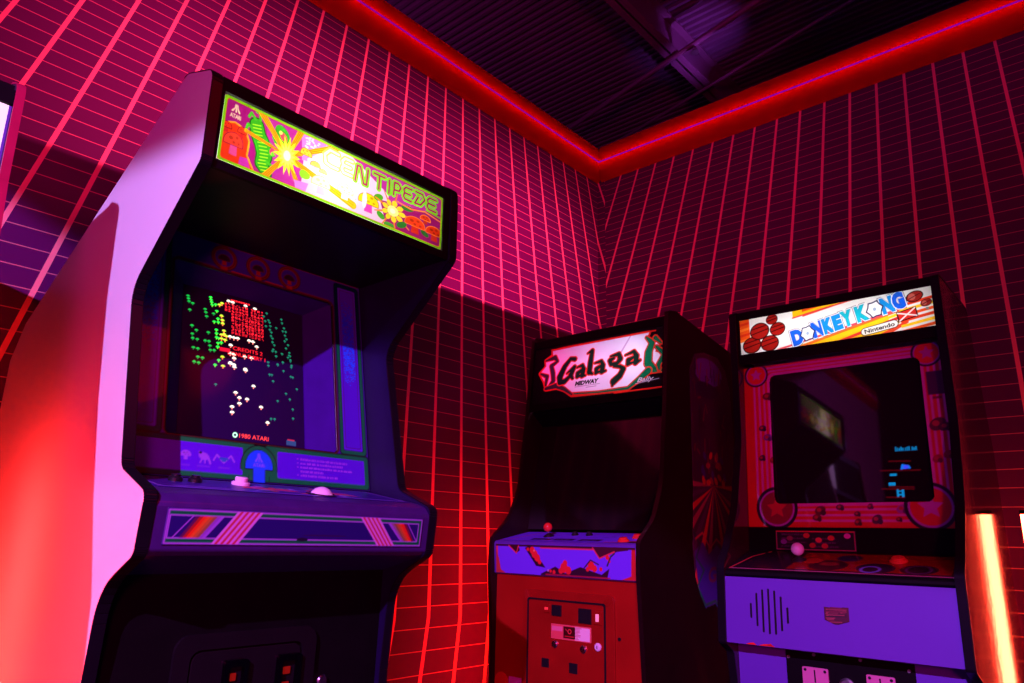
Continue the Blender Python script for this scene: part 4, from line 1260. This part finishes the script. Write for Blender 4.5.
fbox(g, MF, a0, a1, .117, .143, -.006, .004); fbox(g, MF, a0, a1, -.030, .002, -.006, .005)
fbox(g, MF, a0, .0282, .002, .117, -.006, .004)
g.build('marquee_retainer', BLK, dk, 'black marquee frame', bevel=.001)
g = G()
g.prism([(1.80, 1.55), (1.81, 1.55), (1.81, 1.70), (1.80, 1.70)], a0, a1).prism([(1.695, 1.5625), (1.81, 1.5625), (1.81, 1.568), (1.695, 1.568)], a0, a1)
g.build('light_box', LIGHTBOX, dk)
s = Sheet(56.2, 12.0, 8.5, (232, 232, 232))
_px2 = s.px
s.px = lambda pts: _px2(np.asarray(pts, float).reshape(-1, 2) - np.array([.6, 0]))
OR, YE, RDC = (235, 78, 20), (250, 196, 20), (215, 60, 60)
# slanted stripes rising to the right, laid over the white field
def sl(x0, y0, x1, y1, wd, c): s.line([(x0, y0), (x1, y1)], wd, c)
for k, c in enumerate(((225, 60, 30), YE, OR, (225, 55, 40), (240, 150, 30))):
    s.poly([(21, 9.2 + k * .9), (46, 13.5 + k * 1.6), (46, 15.1 + k * 1.6), (21, 10.1 + k * .9)], c)
s.poly([(18, 9.6), (30, 10.9), (38, 12.5), (18, 12.5)], YE); s.poly([(21, 10.8), (33, 12.5), (21, 12.5)], OR); s.line([(18, 9.4), (44, 12.9)], .5, (225, 60, 60))
s.poly([(0, 4), (9, 7), (9, 12), (0, 12)], OR)
for k in range(5): s.poly([(0, 4.0 + k * 1.8), (9, 5.4 + k * 1.8), (9, 6.1 + k * 1.8), (0, 4.8 + k * 1.8)], [(245, 120, 40), (222, 40, 20)][k % 2])
s.poly([(0, 0), (11, 0), (11, 2.4), (0, 3.2)], (225, 225, 228)); s.poly([(4, 3), (10, 5), (10, 12), (4, 12)], (236, 232, 232))
s.poly([(17, 0), (45, 5.6), (45, 0), (17, 0)], YE)
for k, c in enumerate(((240, 110, 40), (250, 200, 30), (225, 50, 50), (250, 200, 30), (230, 70, 40))):
    s.poly([(18 + k * 6, 0), (21.5 + k * 6, 0), (50, 6.2 - k * 1.0), (50, 7.1 - k * 1.0)], c)
s.poly([(14, 0), (50, 6.4), (50, 7.2), (12, .3)], (226, 70, 90))
for k in range(6):
    s.poly([(48, -.6 + k * 1.5), (57.2, .6 + k * 1.5), (57.2, 1.5 + k * 1.5), (48, .2 + k * 1.5)], [OR, YE, (232, 60, 24)][k % 3])
s.poly([(42, 7.2), (57.2, 9.2), (57.2, 12), (42, 12)], (226, 226, 228))
# two rolling barrels, top right
for X, Y, rx, ry in ((52.2, 9.4, 2.3, 1.6), (54.9, 7.1, 1.5, 1.1)):
    s.ell(X, Y, rx, ry, (30, 8, 12), .25); s.ell(X, Y, rx * .86, ry * .84, (150, 34, 30), .25); s.ell(X - rx * .3, Y, rx * .4, ry * .6, (190, 90, 80), .25); s.line([(X - rx * .6, Y - ry * .3), (X + rx * .6, Y + ry * .4)], .22, (70, 12, 18))
# a pile of plain barrels and a red crate where the printed figures stood
for X, Y, rr in ((4.4, 2.8, 2.7), (10.2, 2.6, 2.6), (7.2, 7.0, 2.8), (13.0, 6.8, 2.2), (11.4, 10.2, 1.7)):
    s.ell(X, Y, rr * 1.15, rr, (60, 6, 8), .2); s.ell(X, Y, rr * 1.02, rr * .86, (150, 22, 18), .2)
    s.line([(X - rr, Y - rr * .3), (X + rr, Y + rr * .15)], .35, (70, 6, 8)); s.line([(X - rr * .9, Y + rr * .3), (X + rr * .8, Y + rr * .6)], .35, (70, 6, 8))
s.poly([(47.4, 2.6), (52.6, 3.6), (52.2, 6.6), (47.0, 5.6)], (60, 10, 14)); s.poly([(47.8, 3.0), (52.2, 3.9), (51.9, 6.2), (47.4, 5.3)], (205, 40, 34)); s.line([(47.8, 3.0), (51.9, 6.2)], .35, (235, 220, 220)); s.line([(52.2, 3.9), (47.4, 5.3)], .35, (235, 220, 220))
s.ell(55.0, 5.4, .45, .35, (120, 130, 120))
# lettering
def blk_text(word, pts, size):
    pts = [(c0, x0, y0, w0 * 1.1, h0 * 1.12, r0, k0) for c0, x0, y0, w0, h0, r0, k0 in pts]
    for (ch, x, y, wd, hh, rot, c) in pts:
        s.text(ch, x, y, wd + .75, hh + .75, (24, 18, 60), bold=.11, rot=rot, anchor='c')
    for (ch, x, y, wd, hh, rot, c) in pts:
        s.text(ch, x, y, wd + .45, hh + .45, (235, 240, 250), bold=.10, rot=rot, anchor='c')
        s.text(ch, x, y, wd, hh, c, bold=.085, rot=rot, anchor='c')
def splat(x, y, r):
    pts = [(x + (r if k % 2 == 0 else r * .80) * math.cos(k * math.pi / 6 + .2), y + (r if k % 2 == 0 else r * .80) * 1.1 * math.sin(k * math.pi / 6 + .2)) for k in range(12)]
    s.poly([(x + 1.22 * (u - x), y + 1.22 * (v - y)) for u, v in pts], (40, 40, 90)); s.poly(pts, (236, 240, 246)); s.ell(x, y, r * .22, r * .25, (150, 170, 200))
B1, B2, B3 = (20, 90, 225), (20, 135, 215), (20, 170, 195)
blk_text('', [('D', 18.9, 3.1, 3.3, 4.6, .18, B1), ('N', 25.2, 4.6, 3.2, 4.5, .18, B1), ('K', 28.3, 5.2, 3.0, 4.5, .18, B2), ('E', 31.0, 5.7, 2.5, 4.4, .18, B2), ('Y', 33.8, 6.4, 3.2, 4.5, .18, B3)], 4)
splat(22.1, 3.8, 2.0)
blk_text('', [('K', 38.0, 7.2, 3.2, 4.5, .18, B3), ('N', 45.0, 8.3, 3.1, 4.5, .18, B2), ('G', 48.0, 9.0, 3.0, 4.6, .18, B1)], 4)
splat(41.6, 7.7, 2.1)
s.line([(38.4, 1.45), (46.2, 2.5)], 2.4, (20, 14, 18)); s.line([(38.4, 1.45), (46.2, 2.5)], 1.95, (238, 236, 236))
s.text('Nintendo', 42.3, 1.98, 8.2, 1.3, (30, 24, 30), bold=.03, rot=.13, anchor='c')
s.build('marquee', art_mat('white_marquee_print', 0.3, translucent=0.85), dk, MF, .0275, .0012, thick=0, label='backlit white marquee with blue lettering')
l = lamp('marquee_tube_lamp', (1.775, Y0 - .305, 1.632), (1.0, 0.97, 0.95), 0.5, kind='AREA', size=(.53, .03), aim=(1.6, Y0 - .305, 1.632))

# striped bezel and screen
BF = Face((1.6815, 1.037), (1.7155, 1.535))
Hc = BF.len * 100
s = Sheet(57.0, Hc, 5.0, (205, 42, 14))
STR = (205, 120, 190)
def T(a, t): return ((a - .020) * 100, Hc * (1 - t))
wx0, wy0 = T(.103, .865); wx1, wy1 = T(.530, .068)
for k in range(4):
    o_ = .0 + k * 1.55
    q = rrect_pts(wx0 - .3 - o_, wy0 - .3 - o_ * .98, wx1 + .3 + o_, wy1 + .3 + o_ * .72, 1.6 + o_ * .5, 8)
    s.line(q, .62 if k else .9, STR, True)
# dents and doodles along the border: plain dark blobs
for a_, t_, r_, c in ((.095, .20, 1.6, (90, 14, 40)), (.075, .40, 1.2, (60, 20, 70)), (.090, .46, 1.4, (110, 60, 150)), (.070, .585, 1.1, (60, 14, 60)), (.105, .60, 1.2, (120, 20, 30)),
                      (.557, .455, 2.2, (80, 10, 30)), (.575, .47, 1.5, (70, 10, 34)), (.235, .905, 1.6, (90, 14, 24)), (.225, .945, 1.3, (100, 18, 24)), (.290, .888, 1.1, (70, 12, 40)), (.335, .925, .9, (60, 10, 30)), (.335, .97, 1.1, (90, 14, 30)), (.385, .955, 1.5, (60, 8, 26)), (.37, .885, .9, (80, 14, 34)),
                      (.45, .90, 1.5, (150, 90, 170)), (.44, .955, .8, (60, 10, 30)), (.478, .875, 1.2, (110, 16, 30)), (.48, .965, .7, (80, 14, 30)), (.575, .62, 1.4, (160, 24, 30)), (.547, .64, 1.3, (150, 20, 30))):
    X, Y = T(a_, t_); s.ell(X, Y, r_, r_ * .75, c, rng.random()); s.ell(X + r_ * .5, Y - r_ * .4, r_ * .5, r_ * .5, tuple(int(v * .6) for v in c)); s.ell(X - r_ * .2, Y + r_ * .1, r_ * .4, r_ * .35, (170, 40, 50))
# round emblems, left without their portraits
for a_, t_, r_, fill in ((.061, .055, 3.6, (220, 50, 16)), (.549, .052, 3.7, (215, 45, 14)), (.109, .889, 5.8, (130, 20, 40)), (.518, .890, 5.9, (205, 46, 20))):
    X, Y = T(a_, t_)
    s.ell(X, Y, r_ * 1.08, r_ * 1.08, (16, 4, 26)); s.ell(X, Y, r_ * .92, r_ * .92, (170, 100, 200)); s.ell(X, Y, r_ * .83, r_ * .83, fill)
for a_, t_, r_, c in ((.061, .055, 3.6, (190, 100, 190)), (.549, .052, 3.7, (180, 80, 170)), (.109, .889, 5.8, (190, 40, 50)), (.518, .890, 5.9, (190, 110, 195))):
    X, Y = T(a_, t_)   # a plain star in each emblem
    s.poly([(X + r_ * (.55 if k % 2 == 0 else .26) * math.sin(k * math.pi / 5), Y + r_ * (.55 if k % 2 == 0 else .26) * math.cos(k * math.pi / 5)) for k in range(10)], c)
X0, Y0_ = T(.542, .293); X1, Y1_ = T(.584, .160)
s.rect(X0, Y0_, X1, Y1_, (62, 22, 66)); s.rect(X0 + 1, Y0_ - 1.2, X0 + 3.2, Y0_ - .5, (110, 20, 40))
for t_ in (.235, .375):
    X, Y = T(.528, t_); s.ell(X, Y, .9, .9, STR)
s.hole(rrect_pts(wx0, wy0, wx1, wy1, 1.8))
s.build('bezel', art_mat('striped_bezel_print', 0.35, coat=0.8), dk, BF, .020, 0.0, thick=.004, label='orange and pink striped screen border')
s = Sheet(44.4, 42.4, 4.5, (0, 0, 0))
def T2(a, t): return ((a - .095) * 100, Hc * (1 - t) - 5.6)
cy = (0, 130, 200)
X, Y = T2(.445, .585); greeked(s, X, Y, 5.6, 1.0, cy); s.line([(X + .5, Y), (X + 5.4, Y)], .12, (0, 70, 120))
X, Y = T2(.462, .675); s.poly([(X - 1, Y - .6), (X - .6, Y + .8), (X + 1.2, Y + .4), (X + 1.6, Y - .4)], (10, 110, 235)); s.ell(X + .4, Y, .7, .5, (60, 70, 255))
X, Y = T2(.433, .715); s.rect(X - .9, Y - .3, X + .8, Y + .3, cy)
X, Y = T2(.428, .765); s.rect(X - .9, Y - .4, X + .8, Y + .4, cy)
X, Y = T2(.446, .815); s.rect(X - .9, Y - 1, X - .4, Y + 1, cy); s.rect(X + .3, Y - 1, X + .9, Y + 1.1, cy); s.rect(X - .9, Y - .6, X + .9, Y - .2, cy); s.rect(X - .9, Y + .4, X + .9, Y + .7, cy)
for t_, xa, xb in ((.64, .425, .478), (.69, .40, .50), (.78, .42, .48), (.79, .40, .48), (.835, .41, .455)):
    X, Y = T2(xa, t_); X2, Y2 = T2(xb, t_ + .004); s.line([(X, Y), (X2, Y2)], .35, (70, 2, 8))
s.build('screen', screen_mat('dim_screen_glass', (0.010, 0.004, 0.012), 1.0, 0.035), dk, Face((1.6935, 1.037), (1.7185, 1.535)), .095, .056, n=-.004, thick=.004, label='dark glass screen with a few cyan marks')
# panel with instruction plate, control deck
G().prism([(1.678, 1.0365), (1.690, 1.0365), (1.684, .955), (1.672, .955)], a0, a1).build('instruction_board', BLK, dk)
PFc = Face((1.6735, .968), (1.6778, 1.0335))
s = Sheet(22.4, 5.6, 8, (26, 10, 22))
s.line([(.3, .3), (22.1, .3), (22.1, 5.3), (.3, 5.3)], .22, (170, 60, 100), True); s.line([(.3, 5.3), (22, 5.3)], .3, (205, 40, 60))
for k in range(7): greeked(s, 1.5 + (k % 2) * 9 + rng.random(), 1.0 + (k // 2) * 1.1, 6.5, .4, (100, 40, 100))
for X, Y, c in ((2.4, 2.4, (120, 60, 150)), (4.2, 3.4, (130, 40, 80)), (12.4, 3.0, (210, 60, 60)), (15.8, 3.6, (200, 60, 40)), (9.0, 4.2, (190, 60, 50)), (10.6, 1.5, (170, 40, 40)), (20.2, 4.2, (210, 110, 190)), (14, 1.4, (180, 40, 40))):
    s.ell(X, Y, .9, .7, c)
s.build('instruction_plate', art_mat('instruction_print', 0.35), dk, PFc, .103, .004, n=.0008, thick=.0012)
cpp = [(1.676, .9705), (1.520, .921), (1.506, .914), (1.503, .903), (1.515, .899), (1.676, .93)]
cp = G().prism(fillet(cpp, {1: .01, 2: .008, 3: .004}), a0, a1).build('control_panel', BLK, dk)
TF = Face((1.512, .9185), (1.673, .9696))
s = Sheet(56.4, 16.4, 3.8, (26, 10, 24))
s.line([(.6, .8), (56, .8)], .5, (190, 100, 130)); s.line([(.6, .8), (3.2, 11), (7, 15.6)], .5, (205, 60, 60))
s.poly([(16, 2), (55.6, 2), (55, 15.6), (18, 15.6)], (130, 20, 14)); s.poly([(2.2, 2), (14, 2), (16, 15), (6, 15)], (34, 12, 30))
for X, Y, r, c in ((26, 6, 5.0, (40, 10, 24)), (38, 5, 4.6, (36, 10, 40)), (48, 5, 4.2, (30, 10, 30)), (30, 12, 3.2, (40, 14, 70)), (44, 10, 3, (150, 30, 20)), (21, 9, 2.5, (160, 40, 24))):
    s.ell(X, Y, r, r * .8, c)
s.ring(37, 4, 2.2, .7, (110, 100, 190)); s.ring(48, 5, 2.8, .5, (90, 30, 90)); s.ell(26, 7, 2.6, 1.4, (120, 30, 30))
s.build('control_overlay', art_mat('deck_print', 0.22), cp, TF, .0225, .0, n=.0008, thick=.0008)
joystick(cp, TF, .197, .092, .020, .0175, WHITEPL, 'joystick with white ball')
button(cp, TF, .445, .108, .016, ORANGEPL, 'orange jump button')
# kick panel with speaker slots
KF = Face((1.4945, .727), (1.5035, .8985))
pts_ = [(1.4945, .727), (1.5035, .8985), (1.520, .8985), (1.512, .727)]
kick = G().prism(pts_, a0, a1).build('speaker_panel', BLUELAM, dk, 'blue front panel with speaker slots')
for k, (hh, off) in enumerate(((.038, -.002), (.084, .002), (.108, .0), (.114, .0), (.110, -.002), (.086, -.004), (.040, -.007))):
    x = .093 + k * .0166
    fpoly(G(), KF, rrect_pts(x - .0027, .0885 + off - hh / 2, x + .0027, .0885 + off + hh / 2, .0025), -.001, .0006).build('speaker_slot', BLACKPL, kick)
s = Sheet(6.0, 4.2, 10, (70, 14, 40))
for k in range(26):
    Y = .4 + 3.6 * rng.random(); s.line([(.3 + rng.random(), Y), (2 + 3.6 * rng.random(), Y + .3 * rng.random())], .2, [(150, 60, 70), (110, 20, 50), (40, 8, 30)][k % 3])
s.hole([(-1, -1), (7, -1), (7, 5), (-1, 5), (-1, -1), (0, .9), (0, 4.0), (6, 4.2), (6, .9), (3.4, 0), (2.4, 0), (0, .9)])
s.build('torn_sticker', art_mat('torn_sticker_print', 0.5), kick, KF, .287, .070, n=.0008, thick=.0008, label='torn dark maroon sticker')
for x, z, wd in ((.075, .1755 - .173, .03), (.11, .003, .045), (.13, .004, .02)):
    fpoly(G(), KF, [(x, .0005), (x + wd, .0005), (x + wd * .7, z + .004), (x + wd * .3, z + .002)], 0, .0005).build('chipped_edge', REDPL, kick, 'chipped red edge')
# lower front, coin plates
G().prism([(1.5635, .735), (1.578, .735), (1.578, .04), (1.5635, .04)], a0, a1).build('lower_front_panel', BLUELAM, dk)
LF = Face((1.5635, .04), (1.5635, .735))
Z = lambda z: z - .04
cd = fbox(G(), LF, .155, .468, Z(.30), Z(.716), 0, .004).build('coin_plate', BLK, dk, 'black coin plate', bevel=.001)
PINKPL = mat('pale_pink_metal', (0.72, 0.22, 0.42), 0.35, 0.2, vary=0.15)
for x in (.198, .356):
    cpn = fpoly(G(), LF, rrect_pts(x, Z(.56), x + .066, Z(.681), .004), .004, .008).build('coin_entry', PINKPL, cd, 'pale coin entry plate')
    fbox(G(), LF, x + .030, x + .0335, Z(.645), Z(.675), .008, .0086).build('coin_slot', BLACKPL, cpn)
    for dx in (.008, .058):
        G().cyl(LF(x + dx, Z(.674), .008), LF.axis(), .0035, .0015).build('screw', BLACKPL, cpn)
G().lathe(LF(.308, Z(.648), .004), LF.axis(), [(.018, 0), (.018, .006), (.013, .010), (0, .010)]).build('lock', STEEL, cd)
for x, z in ((.163, .700), (.230, .712), (.345, .712), (.455, .700)):
    G().cyl(LF(x, Z(z), .004), LF.axis(), .004, .003).build('bolt', STEEL, cd)

# ------------------------------------------------------------------ neighbour cabinet, only its right edge in view
ORG[:] = [-.55, -.05]
nb = thing('arcade_cabinet', (-.55, -.05, 0), 0, 'cabinet with a white lit panel and dark pink edge, left of the tall pale-sided cabinet', 'arcade cabinet', 'upright arcade cabinets')
nx0, nx1 = -.859, -.239
prof = fillet([(.40, 0), (.40, 1.60), (.36, 1.68), (-.36, 1.757), (-.405, 1.737), (-.425, 1.545), (-.470, 1.35), (-.525, 1.178), (-.585, 1.03), (-.60, .92), (-.50, .80), (-.48, 0)],
              {2: .03, 3: .02, 4: .03, 8: .04, 9: .03, 10: .05})
fr0 = next(i for i, p in enumerate(prof) if p[1] > 1.73)
EDGEM = mat('red_edge_moulding', (0.34, 0.008, 0.05), 0.4, spec=0.2)
for a0, a1 in ((nx0, nx0 + .012), (nx1 - .012, nx1)):
    sp = G().prism(prof, a0, a1).build('side_panel', mat('dark_grey_laminate', (0.03, 0.02, 0.03), 0.45), nb)
    G().band(prof[fr0:], .003, a0 - .001, a1 + .001).build('edge_moulding', EDGEM, sp, 'dark pink edge moulding')
a0, a1 = nx0 + .0125, nx1 - .0125
G().prism([(.38, .05), (.398, .05), (.398, 1.595), (.358, 1.674), (-.355, 1.750), (-.385, 1.742), (-.385, 1.730), (-.355, 1.735), (.34, 1.66), (.38, 1.59)], a0, a1).build('back_and_top', BLK, nb)
NF = Face((-.412, 1.50), (-.396, 1.722))
g = G()
fbox(g, NF, a0, a1, .196, .226, -.006, .006); fbox(g, NF, a0, a1, -.02, .004, -.006, .006)
g.build('panel_frame', BLK, nb, bevel=.001)
fbox(G(), NF, a0, a1 - .1305, .005, .195, -.003, .001).build('dark_panel', BLKG, nb)
fbox(G(), NF, a1 - .13, a1 - .0042, .005, .195, -.003, .001).build('lit_panel', mat('white_lit_acrylic', (0.8, 0.8, 0.8), 0.4, emit=(.95, .93, .86), estr=.62), nb, 'white lit panel')
fbox(G(), NF, a1 - .0038, a1, .005, .195, -.003, .0015).build('corner_strip', mat('violet_trim', (0.10, 0.05, 0.30), 0.4), nb)
G().prism([(-.405, 1.485), (-.395, 1.49), (-.35, 1.05), (-.36, 1.05)], a0, a1).build('screen_glass', BLKG, nb)
G().prism([(-.35, 1.05), (-.585, 1.00), (-.595, .93), (-.50, .82), (-.35, .90)], a0, a1).build('control_panel', BLK, nb)
G().prism([(-.47, .82), (-.455, .82), (-.455, .04), (-.47, .04)], a0, a1).build('lower_front_panel', BLK, nb)
